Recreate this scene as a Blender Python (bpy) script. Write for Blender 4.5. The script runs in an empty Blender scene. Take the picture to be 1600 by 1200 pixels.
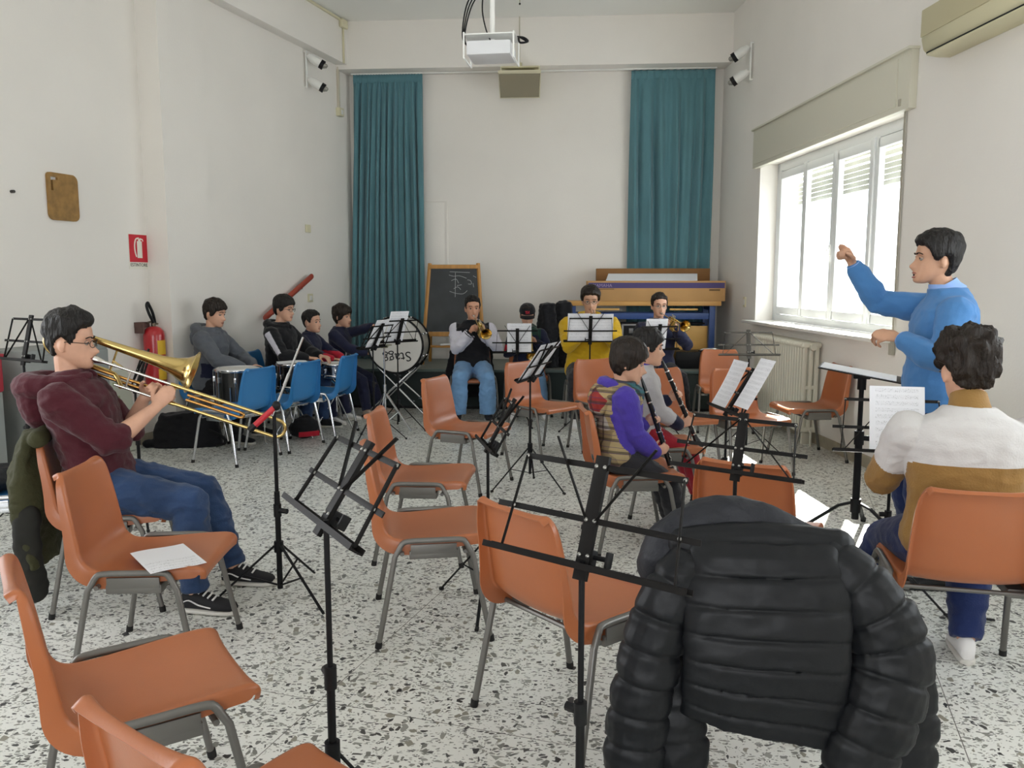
import bpy, bmesh, math, random
from mathutils import Vector, Matrix, Euler, noise
random.seed(7)
SC = bpy.context.scene
COL = SC.collection
PI = math.pi
R = math.radians
V = Vector

# ---------------------------------------------------------------- materials
def lin(c):
    if isinstance(c, str):
        c = [int(c[i:i+2], 16)/255 for i in (0, 2, 4)]
    return [((x+0.055)/1.055)**2.4 if x > 0.04045 else x/12.92 for x in c]

MATS = {}
def mat(name, col, rough=0.6, metal=0.0, bump=None, var=None, spec=0.5, coat=0.0, sheen=0.0):
    """bump=(scale,strength[,stretch xyz]); var=(scale,amount) tone variation of the surface itself"""
    if name in MATS: return MATS[name]
    m = bpy.data.materials.new(name); m.use_nodes = True
    nt = m.node_tree; b = nt.nodes['Principled BSDF']
    c = lin(col) + [1]
    b.inputs['Base Color'].default_value = c
    b.inputs['Roughness'].default_value = rough
    b.inputs['Metallic'].default_value = metal
    b.inputs['Specular IOR Level'].default_value = spec
    if coat: b.inputs['Coat Weight'].default_value = coat; b.inputs['Coat Roughness'].default_value = .15
    if sheen: b.inputs['Sheen Weight'].default_value = sheen
    tc = nt.nodes.new('ShaderNodeTexCoord')
    def noise_node(scale, stretch=None, detail=3):
        n = nt.nodes.new('ShaderNodeTexNoise'); n.inputs['Scale'].default_value = scale
        n.inputs['Detail'].default_value = detail
        if stretch:
            mp = nt.nodes.new('ShaderNodeMapping'); mp.inputs['Scale'].default_value = stretch
            nt.links.new(tc.outputs['Object'], mp.inputs['Vector']); nt.links.new(mp.outputs[0], n.inputs['Vector'])
        else: nt.links.new(tc.outputs['Object'], n.inputs['Vector'])
        return n
    if var:
        n = noise_node(var[0], var[2] if len(var) > 2 else None)
        r = nt.nodes.new('ShaderNodeValToRGB')
        lo = [x*(1-var[1]) for x in c[:3]]+[1]; hi = [min(1, x*(1+var[1])) for x in c[:3]]+[1]
        r.color_ramp.elements[0].position = .3; r.color_ramp.elements[1].position = .7
        r.color_ramp.elements[0].color = lo; r.color_ramp.elements[1].color = hi
        nt.links.new(n.outputs['Fac'], r.inputs[0]); nt.links.new(r.outputs[0], b.inputs['Base Color'])
    if bump:
        n = noise_node(bump[0], bump[2] if len(bump) > 2 else None, 4)
        bp = nt.nodes.new('ShaderNodeBump'); bp.inputs['Strength'].default_value = bump[1]
        bp.inputs['Distance'].default_value = .02
        nt.links.new(n.outputs['Fac'], bp.inputs['Height']); nt.links.new(bp.outputs[0], b.inputs['Normal'])
    MATS[name] = m
    return m

# ---------------------------------------------------------------- mesh builder
class MB:
    def __init__(self): self.bm = bmesh.new(); self.mi = 0
    def _f(self, vs):
        try:
            f = self.bm.faces.new(vs); f.material_index = self.mi; f.smooth = True; return f
        except ValueError: return None
    def box(self, c, s, rot=None, bevel=0.0, M=None):
        g = bmesh.ops.create_cube(self.bm, size=1.0)
        vs = g['verts']
        T = Matrix.Translation(V(c)) @ (Euler(rot).to_matrix().to_4x4() if rot else Matrix()) @ Matrix.Diagonal((s[0], s[1], s[2], 1))
        if M is not None: T = M @ T
        bmesh.ops.transform(self.bm, matrix=T, verts=vs)
        fs = set(f for v in vs for f in v.link_faces)
        if bevel:
            es = set(e for f in fs for e in f.edges)
            r = bmesh.ops.bevel(self.bm, geom=list(es), offset=bevel, segments=2, profile=.6, affect='EDGES')
            fs = set(f for v in r['verts'] for f in v.link_faces) | set(r['faces'])
            fs = [f for f in fs if f.is_valid]
        for f in fs: f.material_index = self.mi; f.smooth = True
        return self
    def loft(self, rings, caps=True, closed=True):
        prev = None; allv = []
        for ring in rings:
            vs = [self.bm.verts.new(p) for p in ring]; allv.append(vs)
            if prev:
                n = len(vs)
                for i in range(n if closed else n-1):
                    j = (i+1) % n
                    self._f((prev[i], prev[j], vs[j], vs[i]))
            prev = vs
        if caps and closed:
            self._f(list(reversed(allv[0]))); self._f(allv[-1])
        return self
    def tube(self, pts, r, n=8, ry=None, up=None, caps=True, round_caps=False):
        pts = [V(p) for p in pts]
        k = len(pts)
        rs = r if isinstance(r, (list, tuple)) else [r]*k
        rys = (ry if isinstance(ry, (list, tuple)) else [ry]*k) if ry is not None else rs
        tang = []
        for i in range(k):
            a = pts[max(0, i-1)]; b = pts[min(k-1, i+1)]
            t = (b-a); tang.append(t.normalized() if t.length > 1e-9 else V((0, 0, 1)))
        ref = V(up) if up else (V((0, 0, 1)) if abs(tang[0].z) < .9 else V((1, 0, 0)))
        rings = []
        u = None
        for i in range(k):
            t = tang[i]
            src = ref if (up or u is None) else u
            u = src - t*src.dot(t)
            if u.length < 1e-6: u = V((1, 0, 0)) - t*t.x
            u.normalize(); w = t.cross(u)
            rings.append((pts[i], u.copy(), w, t))
        out = []
        def ring(p, u, w, a, b): return [p + w*(a*math.cos(2*PI*j/n)) + u*(b*math.sin(2*PI*j/n)) for j in range(n)]
        if round_caps:
            p, u, w, t = rings[0]
            for q in (.25, .6, .87): out.append(ring(p - t*(max(rs[0], rys[0])*math.sqrt(1-q*q)), u, w, rs[0]*q, rys[0]*q))
        for i in range(k):
            p, u, w, t = rings[i]; out.append(ring(p, u, w, rs[i], rys[i]))
        if round_caps:
            p, u, w, t = rings[-1]
            for q in (.87, .6, .25): out.append(ring(p + t*(max(rs[-1], rys[-1])*math.sqrt(1-q*q)), u, w, rs[-1]*q, rys[-1]*q))
        return self.loft(out, caps)
    def ball(self, c, r, n=14, rot=None):
        r = (r, r, r) if not isinstance(r, (tuple, list)) else r
        T = Matrix.Translation(V(c)) @ (rot.to_4x4() if rot is not None else Matrix()) @ Matrix.Diagonal((r[0], r[1], r[2], 1))
        g = bmesh.ops.create_uvsphere(self.bm, u_segments=n, v_segments=max(6, n//2+1), radius=1)
        bmesh.ops.transform(self.bm, matrix=T, verts=g['verts'])
        for f in set(f for v in g['verts'] for f in v.link_faces): f.material_index = self.mi; f.smooth = True
        return self
    def quad(self, *p): self._f([self.bm.verts.new(V(q)) for q in p]); return self
    def grid(self, fn, nu, nv):
        g = [[self.bm.verts.new(V(fn(i/nu, j/nv))) for j in range(nv+1)] for i in range(nu+1)]
        for i in range(nu):
            for j in range(nv): self._f((g[i][j], g[i+1][j], g[i+1][j+1], g[i][j+1]))
        return self
    def lathe(self, prof, n=24, axis='Y', M=None):
        rings = []
        for a, r in prof:
            rr = []
            for j in range(n):
                x, y = r*math.cos(2*PI*j/n), r*math.sin(2*PI*j/n)
                p = V((x, a, y)) if axis == 'Y' else V((x, y, a)) if axis == 'Z' else V((a, x, y))
                rr.append(M @ p if M is not None else p)
            rings.append(rr)
        return self.loft(rings, True)
    def solid(self, th):
        bmesh.ops.recalc_face_normals(self.bm, faces=self.bm.faces)
        bmesh.ops.solidify(self.bm, geom=list(self.bm.faces), thickness=th); return self
    def xf(self, M): bmesh.ops.transform(self.bm, matrix=M, verts=list(self.bm.verts)); return self
    def mesh(self, name, mats, sharp=42):
        bmesh.ops.recalc_face_normals(self.bm, faces=self.bm.faces)
        me = bpy.data.meshes.new(name); self.bm.to_mesh(me); self.bm.free()
        for m in (mats if isinstance(mats, (list, tuple)) else [mats]): me.materials.append(m)
        if sharp: me.set_sharp_from_angle(angle=R(sharp))
        return me
    def build(self, name, mats, parent=None, sharp=42, M=None):
        return link(name, self.mesh(name, mats, sharp), parent, M)

def link(name, me, parent=None, M=None):
    o = bpy.data.objects.new(name, me); COL.objects.link(o)
    if parent is not None: o.parent = parent
    if M is not None: o.matrix_local = M
    return o

def tag(o, label=None, cat=None, group=None, kind=None):
    if label: o['label'] = label
    if cat: o['category'] = cat
    if group: o['group'] = group
    if kind: o['kind'] = kind
    return o
def thing(name, label, cat, loc=(0, 0, 0), rz=0.0, group=None, M=None):
    o = bpy.data.objects.new(name, None); COL.objects.link(o)
    o.empty_display_size = .1
    if M is not None: o.matrix_world = M
    else: o.location = loc; o.rotation_euler = (0, 0, rz)
    return tag(o, label, cat, group)
def struct(o): o['kind'] = 'structure'; return o
def copy_tree(o, parent=None):
    c = o.copy(); COL.objects.link(c)
    if parent is not None:
        c.parent = parent; c.matrix_parent_inverse = o.matrix_parent_inverse.copy()
    for ch in list(o.children): copy_tree(ch, c)
    return c
def frame(loc, rz): return Matrix.Translation(V(loc)) @ Matrix.Rotation(rz, 4, 'Z')
def basis(o, x, y, z):
    M = Matrix.Identity(4)
    for i, a in enumerate((x, y, z)):
        for j in range(3): M[j][i] = a[j]
    M.translation = V(o); return M
def text_mesh(txt, size, extr, m, align='CENTER'):
    cu = bpy.data.curves.new('lettering', 'FONT'); cu.body = txt; cu.size = size; cu.extrude = extr
    cu.align_x = align; cu.align_y = 'CENTER'; cu.resolution_u = 3
    o = bpy.data.objects.new('lettering', cu); COL.objects.link(o)
    bpy.context.view_layer.update()
    me = bpy.data.meshes.new_from_object(o.evaluated_get(bpy.context.evaluated_depsgraph_get()))
    bpy.data.objects.remove(o); me.materials.clear(); me.materials.append(m)
    return me
def catmull(pts, n):
    pts = [V(p) for p in pts]; out = []
    for i in range(len(pts)-1):
        a, b, c, d = pts[max(0, i-1)], pts[i], pts[i+1], pts[min(len(pts)-1, i+2)]
        for k in range(n):
            t = k/n
            out.append(.5*((2*b)+(c-a)*t+(2*a-5*b+4*c-d)*t*t+(3*b-a-3*c+d)*t**3))
    out.append(pts[-1]); return out
def remeshed(mb, voxel, smooth=4, wr=0.0, freq=8, seed=0, fac=.5):
    """union of the closed shapes in mb as one continuous skin, baked"""
    bmesh.ops.recalc_face_normals(mb.bm, faces=mb.bm.faces)
    me = bpy.data.meshes.new('tmp'); mb.bm.to_mesh(me); mb.bm.free()
    o = bpy.data.objects.new('tmp', me); COL.objects.link(o)
    md = o.modifiers.new('r', 'REMESH'); md.mode = 'VOXEL'; md.voxel_size = voxel
    if smooth:
        s = o.modifiers.new('s', 'SMOOTH'); s.factor = fac; s.iterations = smooth
    dg = bpy.context.evaluated_depsgraph_get(); dg.update()
    out = bpy.data.meshes.new_from_object(o.evaluated_get(dg))
    bpy.data.objects.remove(o); bpy.data.meshes.remove(me)
    if wr:
        off = V((seed*3.1, seed*1.7, seed*.9))
        ns = [v.normal.copy() for v in out.vertices]
        for v, nn in zip(out.vertices, ns):
            p = V((v.co.x*freq, v.co.y*freq, v.co.z*freq*1.6))+off
            a = 1-2*abs(noise.noise(p)); b = noise.noise(p*2.3)
            v.co += nn*(wr*(.6*a+.5*b))
    for p in out.polygons: p.use_smooth = True
    return out

# ---------------------------------------------------------------- camera
TH = math.atan(162/1300)
cam = bpy.data.cameras.new('camera'); co = bpy.data.objects.new('camera', cam); COL.objects.link(co)
co.location = (0, 0, 1.5); co.rotation_euler = (PI/2-TH, 0, 0)
cam.sensor_width = 36; cam.lens = 36*1300/1600; cam.clip_start = .05
SC.camera = co
# ================================================================ ROOM
M_wall = mat('wall_paint', 'EAE6E0', .85, bump=(60, .06), var=(.9, .03), spec=.2)
M_ceil = mat('ceiling_paint', 'ECECE8', .9, spec=.2)
M_white = mat('white_lacquer', 'E6E6E2', .35)
M_alu = mat('white_aluminium', 'DCDFE0', .4)
M_cream = mat('cream_plastic', 'D8D2B4', .45)
M_black = mat('black_metal', '121214', .5, metal=.1, spec=.25)
M_blk = mat('black_plastic', '0F0F11', .5, spec=.3)
M_chrome = mat('chrome', 'D2D4D8', .16, metal=1)
M_steel = mat('grey_steel', '75736F', .42, metal=.6)

def terrazzo():
    m = bpy.data.materials.new('terrazzo'); m.use_nodes = True; nt = m.node_tree; N = nt.nodes; L = nt.links
    b = N['Principled BSDF']; tc = N.new('ShaderNodeTexCoord')
    b.inputs['Roughness'].default_value = .32; b.inputs['Specular IOR Level'].default_value = .4
    nz = N.new('ShaderNodeTexNoise'); nz.inputs['Scale'].default_value = 14; nz.inputs['Detail'].default_value = 2
    L.new(tc.outputs['Object'], nz.inputs['Vector'])
    mx = N.new('ShaderNodeMix'); mx.data_type = 'VECTOR'; mx.inputs[0].default_value = .035
    L.new(tc.outputs['Object'], mx.inputs[4]); L.new(nz.outputs['Color'], mx.inputs[5])
    def layer(scale, sx, sy, keep, edge, cols):
        mp = N.new('ShaderNodeMapping'); mp.inputs['Scale'].default_value = (sx, sy, 1); mp.inputs['Rotation'].default_value = (0, 0, scale*.7)
        L.new(mx.outputs[1], mp.inputs['Vector'])
        v1 = N.new('ShaderNodeTexVoronoi'); v1.inputs['Scale'].default_value = scale
        v2 = N.new('ShaderNodeTexVoronoi'); v2.feature = 'DISTANCE_TO_EDGE'; v2.inputs['Scale'].default_value = scale
        for v in (v1, v2): L.new(mp.outputs[0], v.inputs['Vector'])
        sp = N.new('ShaderNodeSeparateColor'); L.new(v1.outputs['Color'], sp.inputs[0])
        g1 = N.new('ShaderNodeMath'); g1.operation = 'GREATER_THAN'; g1.inputs[1].default_value = 1-keep; L.new(sp.outputs[0], g1.inputs[0])
        ad = N.new('ShaderNodeMath'); ad.operation = 'MULTIPLY_ADD'; ad.inputs[1].default_value = edge*1.6; ad.inputs[2].default_value = edge*.4
        L.new(sp.outputs[1], ad.inputs[0])
        g2 = N.new('ShaderNodeMath'); g2.operation = 'GREATER_THAN'; L.new(v2.outputs['Distance'], g2.inputs[0]); L.new(ad.outputs[0], g2.inputs[1])
        a = N.new('ShaderNodeMath'); a.operation = 'MULTIPLY'; L.new(g1.outputs[0], a.inputs[0]); L.new(g2.outputs[0], a.inputs[1])
        r = N.new('ShaderNodeValToRGB'); r.color_ramp.interpolation = 'CONSTANT'
        e = r.color_ramp.elements
        e[0].color = lin(cols[0])+[1]; e[1].position = 1/len(cols); e[1].color = lin(cols[1])+[1]
        for i, c in enumerate(cols[2:], 2):
            q = e.new(i/len(cols)); q.color = lin(c)+[1]
        L.new(sp.outputs[2], r.inputs[0])
        return a.outputs[0], r.outputs[0]
    base = N.new('ShaderNodeValToRGB'); base.color_ramp.elements[0].color = lin('DADBD5')+[1]; base.color_ramp.elements[1].color = lin('EAEBE6')+[1]
    n2 = N.new('ShaderNodeTexNoise'); n2.inputs['Scale'].default_value = 3.5; n2.inputs['Detail'].default_value = 6; L.new(tc.outputs['Object'], n2.inputs['Vector'])
    L.new(n2.outputs['Fac'], base.inputs[0]); cur = base.outputs[0]
    def over(cur, fac, col):
        q = N.new('ShaderNodeMix'); q.data_type = 'RGBA'; L.new(fac, q.inputs[0]); L.new(cur, q.inputs[6])
        if isinstance(col, str): q.inputs[7].default_value = lin(col)+[1]
        else: L.new(col, q.inputs[7])
        return q.outputs[2]
    for args in ((90, 1, 1.4, .34, .15, ['8F908A', 'A9AAA3', '6C6D69', 'B0B0A8']),
                 (46, 1, 1.9, .36, .13, ['80817C', '555653', '979892', '4A4A49', '8A8B84']),
                 (31, 1.5, 1, .24, .15, ['85867F', '353535', '74756F', '8D8A7E', '93948D', '484846'])):
        f, c = layer(*args); cur = over(cur, f, c)
    # slab joints
    mp = N.new('ShaderNodeMapping'); mp.vector_type = 'TEXTURE'; mp.inputs['Rotation'].default_value = (0, 0, R(-18.2)); mp.inputs['Location'].default_value = (.6*.95+2.467*.312, -.6*.312+2.467*.95, 0)
    L.new(tc.outputs['Object'], mp.inputs['Vector'])
    sx = N.new('ShaderNodeSeparateXYZ'); L.new(mp.outputs[0], sx.inputs[0])
    ms = []
    for i in (0, 1):
        d = N.new('ShaderNodeMath'); d.operation = 'DIVIDE'; d.inputs[1].default_value = 1.07; L.new(sx.outputs[i], d.inputs[0])
        f = N.new('ShaderNodeMath'); f.operation = 'FRACT'; L.new(d.outputs[0], f.inputs[0])
        l = N.new('ShaderNodeMath'); l.operation = 'LESS_THAN'; l.inputs[1].default_value = .0032; L.new(f.outputs[0], l.inputs[0]); ms.append(l)
    mm = N.new('ShaderNodeMath'); mm.operation = 'MAXIMUM'; L.new(ms[0].outputs[0], mm.inputs[0]); L.new(ms[1].outputs[0], mm.inputs[1])
    cur = over(cur, mm.outputs[0], '6E6B66')
    L.new(cur, b.inputs['Base Color'])
    return m

LW = frame((-5.445, 0, 0), -math.atan(.3))      # left wall: local x into the room, y along it
RW = frame((3.19, 0, 0), math.atan(.05))        # right wall: local x outward, y along it
BW = frame((0, 10.993, 0), -math.atan(.073))    # back wall: local x along it, y outward
CH = 4.69
YB = -3.2
def ly(Y): return Y*1.0440
def ry(Y): return Y*1.00125
mb = MB(); mb.quad((-8, YB-.3, 0), (4, YB-.3, 0), (3.6, 11.6, 0), (-2.6, 11.8, 0))
struct(mb.build('floor', terrazzo()))
mb = MB(); mb.box((-2, 4.2, CH+.1), (12, 15.6, .2)); struct(mb.build('ceiling', M_ceil))

# right wall with two window openings
WIN = [(ry(6.3), ry(9.34)), (ry(.9), ry(3.9))]
mb = MB(); x0, x1 = 0, .3
def seg(a, b, z0, z1): mb.box(((x0+x1)/2, (a+b)/2, (z0+z1)/2), (x1-x0, b-a, z1-z0))
ends = [ry(YB-.3), WIN[1][0], WIN[1][1], WIN[0][0], WIN[0][1], ry(11.1)]
for a, b in ((0, 1), (2, 3), (4, 5)): seg(ends[a], ends[b], 0, CH)
for w in WIN: seg(w[0], w[1], 0, 1.03); seg(w[0], w[1], 2.76, CH)
o = struct(mb.build('wall_right', M_wall)); o.matrix_world = RW
# left wall: main face stands .2 further out before the pillar
mb = MB()
py0, py1 = ly(7.65), ly(8.25)
LA, LB = ly(2.2), ly(4.4)  # unseen opening, added to let sky light fill the right wall and dark sides
for a, b, z0, z1 in ((ly(-4), LA, 0, CH), (LB, py0, 0, CH), (LA, LB, 0, .95), (LA, LB, 3.0, CH)): mb.box((-.3, (a+b)/2, (z0+z1)/2), (.2, b-a, z1-z0))
mb.box((-.1, (py0+py1)/2, CH/2), (.265, py1-py0, CH))
mb.box((-.1, (py1+ly(11.6))/2, CH/2), (.2, ly(11.6)-py1, CH))
o = struct(mb.build('wall_left', M_wall)); o.matrix_world = LW
mb = MB(); mb.box((.2, .1, CH/2), (6.2, .2, CH))
o = struct(mb.build('wall_back', M_wall)); o.matrix_world = BW
# wall behind the camera, with a wide window
mb = MB()
for a, b, z0, z1 in ((-7.5, -2.8, 0, CH), (1.0, 4, 0, CH), (-2.8, 1.0, 0, .9), (-2.8, 1.0, 2.8, CH)): mb.box(((a+b)/2, YB-.1, (z0+z1)/2), (b-a, .2, z1-z0))
struct(mb.build('wall_front', M_wall))
# beams
mb = MB(); mb.box((.07, (ly(8.25)+ly(11.6))/2-.3, (4.17+CH)/2), (.14, ly(11.6)-ly(8.25)+.6, CH-4.17), bevel=.006)
o = struct(mb.build('trim_1', M_wall)); o.matrix_world = LW
mb = MB(); mb.box((.2, -.17, (4.115+CH)/2), (6, .35, CH-4.115), bevel=.006)
o = struct(mb.build('trim_2', M_wall)); o.matrix_world = BW
# baseboards
M_base = mat('baseboard_tile', 'A59C88', .5, var=(9, .12))
mb = MB(); mb.box((-.006, ry(4), .05), (.012, ry(14), .1)); o = struct(mb.build('baseboard_right', M_base)); o.matrix_world = RW
mb = MB(); mb.box((-.194, ly(2.5), .05), (.012, ly(10.2), .1)); mb.box((.006, ly(9.2), .05), (.012, ly(1.8), .1))
o = struct(mb.build('baseboard_left', M_base)); o.matrix_world = LW
# flush door in the back wall, standing at stage level
mb = MB(); mb.box((-1.02, -.004, 1.5), (.30, .012, 2.02), bevel=.003)
o = struct(mb.build('door_1', M_wall)); o.matrix_world = BW
m2 = MB()
for xx in (-1.185, -.855): m2.box((xx, -.008, 1.5), (.03, .02, 2.06), bevel=.004)
m2.box((-1.02, -.008, 2.525), (.36, .02, .03), bevel=.004)
m2.build('door_frame', M_wall, o)

# window sets -----------------------------------------------------------
M_glass = bpy.data.materials.new('window_glass'); M_glass.use_nodes = True
nt = M_glass.node_tree; nt.nodes.clear()
out = nt.nodes.new('ShaderNodeOutputMaterial'); mxs = nt.nodes.new('ShaderNodeMixShader'); tr = nt.nodes.new('ShaderNodeBsdfTransparent'); gl = nt.nodes.new('ShaderNodeBsdfGlossy')
gl.inputs['Roughness'].default_value = .02; mxs.inputs[0].default_value = .06
tr.inputs['Color'].default_value = (.96, .98, .98, 1)
nt.links.new(tr.outputs[0], mxs.inputs[1]); nt.links.new(gl.outputs[0], mxs.inputs[2]); nt.links.new(mxs.outputs[0], out.inputs[0])
M_box = mat('shutter_box_paint', 'D3D0C0', .5)
M_slat = mat('shutter_slat', 'CBC8BB', .55)
M_marble = mat('sill_stone', 'E2E0DA', .3, var=(6, .06))
def window(name, a, b, top_gap, n=4):
    L0, L1, z0, z1 = a, b, 1.06, 2.76
    X = .2                                   # frame set back in the reveal
    fr = MB()
    for yy in (L0+.035, L1-.035): fr.box((X+.03, yy, (z0+z1)/2), (.07, .07, z1-z0), bevel=.004)
    for zz, h in ((z0+.035, .07), (z1-.045, .09)): fr.box((X+.03, (L0+L1)/2, zz), (.07, L1-L0, h), bevel=.004)
    w = struct(fr.build(name, M_alu)); w.matrix_world = RW
    sw = (L1-L0-.14)/n
    for i in range(n):
        c = L0+.07+sw*(i+.5); s = MB(); xx = X+(.0 if i in (1, 2) else .015)
        for yy in (c-sw/2+.035, c+sw/2-.035): s.box((xx, yy, (z0+z1)/2-.005), (.05, .065, z1-z0-.15), bevel=.005)
        for zz in (z0+.115, z1-.135): s.box((xx, c, zz), (.05, sw-.07, .08), bevel=.005)
        so = s.build('sash', M_alu, w)
        g = MB(); g.box((xx+.005, c, (z0+z1)/2-.01), (.006, sw-.12, z1-z0-.28)); g.build('pane', M_glass, so)
        if i == 2:
            h = MB(); h.box((xx-.035, c-sw/2+.03, 1.78), (.02, .022, .1), bevel=.005); h.tube([(xx-.045, c-sw/2+.03, 1.8), (xx-.06, c-sw/2+.03, 1.79), (xx-.062, c-sw/2+.03, 1.66)], .009, 8); h.build('handle', M_white, so)
    sh = MB()
    z = z1+.1
    while z > top_gap:
        sh.box((X+.16, (L0+L1)/2, z), (.014, L1-L0, .042), rot=(0, R(6), 0), bevel=.003); z -= .0465 if z < z1-.22 else .058
    sh.build('roller_shutter', M_slat, w)
    bx = MB(); bx.box((-.03, (L0+L1)/2-.04, 2.93), (.06, L1-L0+.26, .42), bevel=.006)
    bx.box((-.064, (L0+L1)/2, 2.93), (.012, L1-L0, .34), bevel=.003)
    bx.box((-.04, (L0+L1)/2-.04, 3.135), (.09, L1-L0+.28, .02), bevel=.004)
    bo = bx.build('shutter_box', M_box, w)
    sl = MB(); sl.box((.03, (L0+L1)/2, 1.045), (.34, L1-L0+.1, .03), bevel=.005); sl.build('window_sill', M_marble, w)
    st = MB(); st.box((-.018, L0-.05, 1.85), (.004, .022, 1.75)); st.box((-.02, L0-.05, 1.02), (.03, .05, .16), bevel=.008); st.box((-.06, L0-.05, 2.78), (.02, .03, .05), bevel=.004)
    st.build('shutter_strap', mat('strap_webbing', 'A7A294', .8), w)
    return w
window('window_1', *WIN[0], 2.29)
window('window_2', *WIN[1], 2.45)

# ================================================================ WORLD AND SUN
wd = bpy.data.worlds.new('sky'); SC.world = wd; wd.use_nodes = True
bg = wd.node_tree.nodes['Background']; bg.inputs[0].default_value = (.935, .963, 1, 1); bg.inputs[1].default_value = 5.2
sun = bpy.data.lights.new('sun', 'SUN'); sun.energy = 26; sun.angle = R(.6); sun.color = (1, .95, .86)
so = bpy.data.objects.new('sun', sun); COL.objects.link(so)
so.rotation_euler = V((-0.85, -1.70, -1.45)).to_track_quat('-Z', 'Y').to_euler()
def portal(M, sx, sy):
    l = bpy.data.lights.new('sky_portal', 'AREA'); l.shape = 'RECTANGLE'; l.size = sx; l.size_y = sy; l.cycles.is_portal = True
    o = bpy.data.objects.new('sky_portal', l); COL.objects.link(o); o.matrix_world = M
for a, b in WIN:
    portal(RW @ Matrix.Translation((.42, (a+b)/2, 1.9)) @ basis((0, 0, 0), (0, 1, 0), (0, 0, 1), (1, 0, 0)), b-a, 1.8)
portal(LW @ Matrix.Translation((-.45, (LA+LB)/2, 1.975)) @ basis((0, 0, 0), (0, -1, 0), (0, 0, 1), (-1, 0, 0)), LB-LA, 2.1)
portal(Matrix.Translation((-.9, YB-.25, 1.85)) @ basis((0, 0, 0), (1, 0, 0), (0, 0, 1), (0, -1, 0)), 3.9, 2.0)
vs = SC.view_settings
SC.display_settings.display_device = 'sRGB'
vs.view_transform = 'Standard'; vs.look = 'None'; vs.gamma = 1; vs.exposure = 0.50
SC.cycles.max_bounces = 10; SC.cycles.diffuse_bounces = 7; SC.cycles.transparent_max_bounces = 12
SC.cycles.caustics_reflective = False; SC.cycles.caustics_refractive = False
SC.cycles.sample_clamp_indirect = 6
# ================================================================ CHAIRS
M_org = mat('orange_polypropylene', 'A9633C', .34, bump=(220, .03), var=(3, .05))
M_blu = mat('blue_polypropylene', '2F78B4', .38, bump=(220, .03))
M_rub = mat('black_rubber', '1A1918', .8)

def sstep0(s): t = max(0, min(1, (s-.02)/.16)); return .12+.88*t*t*(3-2*t)
def shell_mesh(name, m):
    prof = [(.247, .402, .212), (.25, .425, .217), (.232, .443, .220), (.18, .446, .222), (.08, .440, .222), (0, .434, .220), (-.10, .430, .216), (-.165, .440, .208), (-.20, .476, .203), (-.214, .54, .200),
            (-.228, .62, .196), (-.244, .70, .190), (-.256, .755, .180), (-.266, .782, .166), (-.28, .790, .158), (-.30, .780, .154)]
    P = catmull([(a, b, c) for a, b, c in prof], 4)
    n = len(P)
    mb = MB()
    ts = [-1, -.95, -.9, -.87, -.84, -.8, -.7, -.5, -.25, 0, .25, .5, .7, .8, .84, .87, .9, .95, 1]
    rows = []
    for i, p in enumerate(P):
        a = P[max(0, i-3)]; b = P[min(n-1, i+3)]
        t = V((0, b.x-a.x, b.y-a.y)).normalized()
        out = V((0, -t.z, t.y))              # away from the sitter: below the seat, behind the back
        s = i/(n-1)
        fl = .020+.024*math.exp(-((s-.47)/.16)**2)+.010*max(0, min(1, (.6-s)/.2))
        fl *= sstep0(s)
        if s > .72: fl = max(.008, fl*(1-(s-.72)/.28))
        seat = max(0, 1-abs(s-.28)/.3); back = max(0, 1-abs(s-.66)/.3)
        row = []
        for q in ts:
            aq = abs(q)
            sg = 1 if q > 0 else -1
            w = p.z
            if aq <= .84:
                x = q/.84*w*.965; dish = (1-(aq/.84)**2)
                o = V((x, p.x, p.y))+out*(.012*seat+.020*back)*dish - out*.006*(aq/.84)**4
            else:
                k = (aq-.84)/.16
                ang = min(1, k/.38)*PI/2
                o = V((sg*(w*.965+.012*math.sin(ang)+.006*max(0, k-.38)), p.x, p.y))+out*(-.006+.012*(1-math.cos(ang))+max(0, k-.38)/.62*fl)
            row.append(mb.bm.verts.new(o))
        rows.append(row)
    for i in range(n-1):
        for j in range(len(ts)-1): mb._f((rows[i][j], rows[i][j+1], rows[i+1][j+1], rows[i+1][j]))
    mb.solid(.0045)
    return mb.mesh(name, m, 60)

def chair_proto(name, m_shell, m_leg, crossbar=True):
    t = thing(name, 'x', 'chair')
    link('seat_shell', shell_mesh('seat_shell', m_shell), t)
    for s in (-1, 1):
        for f in (1, -1):
            mb = MB(); mb.tube([(s*.268, f*.232, .012), (s*.249, f*.160, .375), (s*.243, f*.138, .413)], .0115, 10, ry=.0125)
            l = mb.build('leg', m_leg, t)
            c = MB(); c.tube([(s*.2688, f*.2345, 0), (s*.2675, f*.2305, .026)], .0142, 10); c.build('foot_cap', M_rub, l)
        mb = MB(); mb.tube(catmull([(s*.2445, .143, .402), (s*.242, .132, .423), (s*.239, .108, .436), (s*.239, 0, .437), (s*.239, -.108, .436), (s*.242, -.132, .423), (s*.2445, -.143, .402)], 3), .0115, 10, ry=.0125)
        mb.build('side_rail', m_leg, t)
        b = MB(); b.box((s*.2, .0, .375), (.075, .2, .034), bevel=.004); b.box((s*.236, .0, .40), (.008, .19, .04), bevel=.002); b.build('link_bracket', m_leg, t)
    if crossbar:
        mb = MB()
        for f in (.13, -.13): mb.tube([(-.246, f, .385), (.246, f, .385)], .009, 8)
        mb.box((0, .0, .392), (.40, .05, .02), bevel=.003)
        mb.build('crossbar', m_leg, t)
    return t
P_org = chair_proto('orange_chair', M_org, M_steel)
P_blu = chair_proto('blue_chair', M_blu, M_chrome)
used = set()
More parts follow.
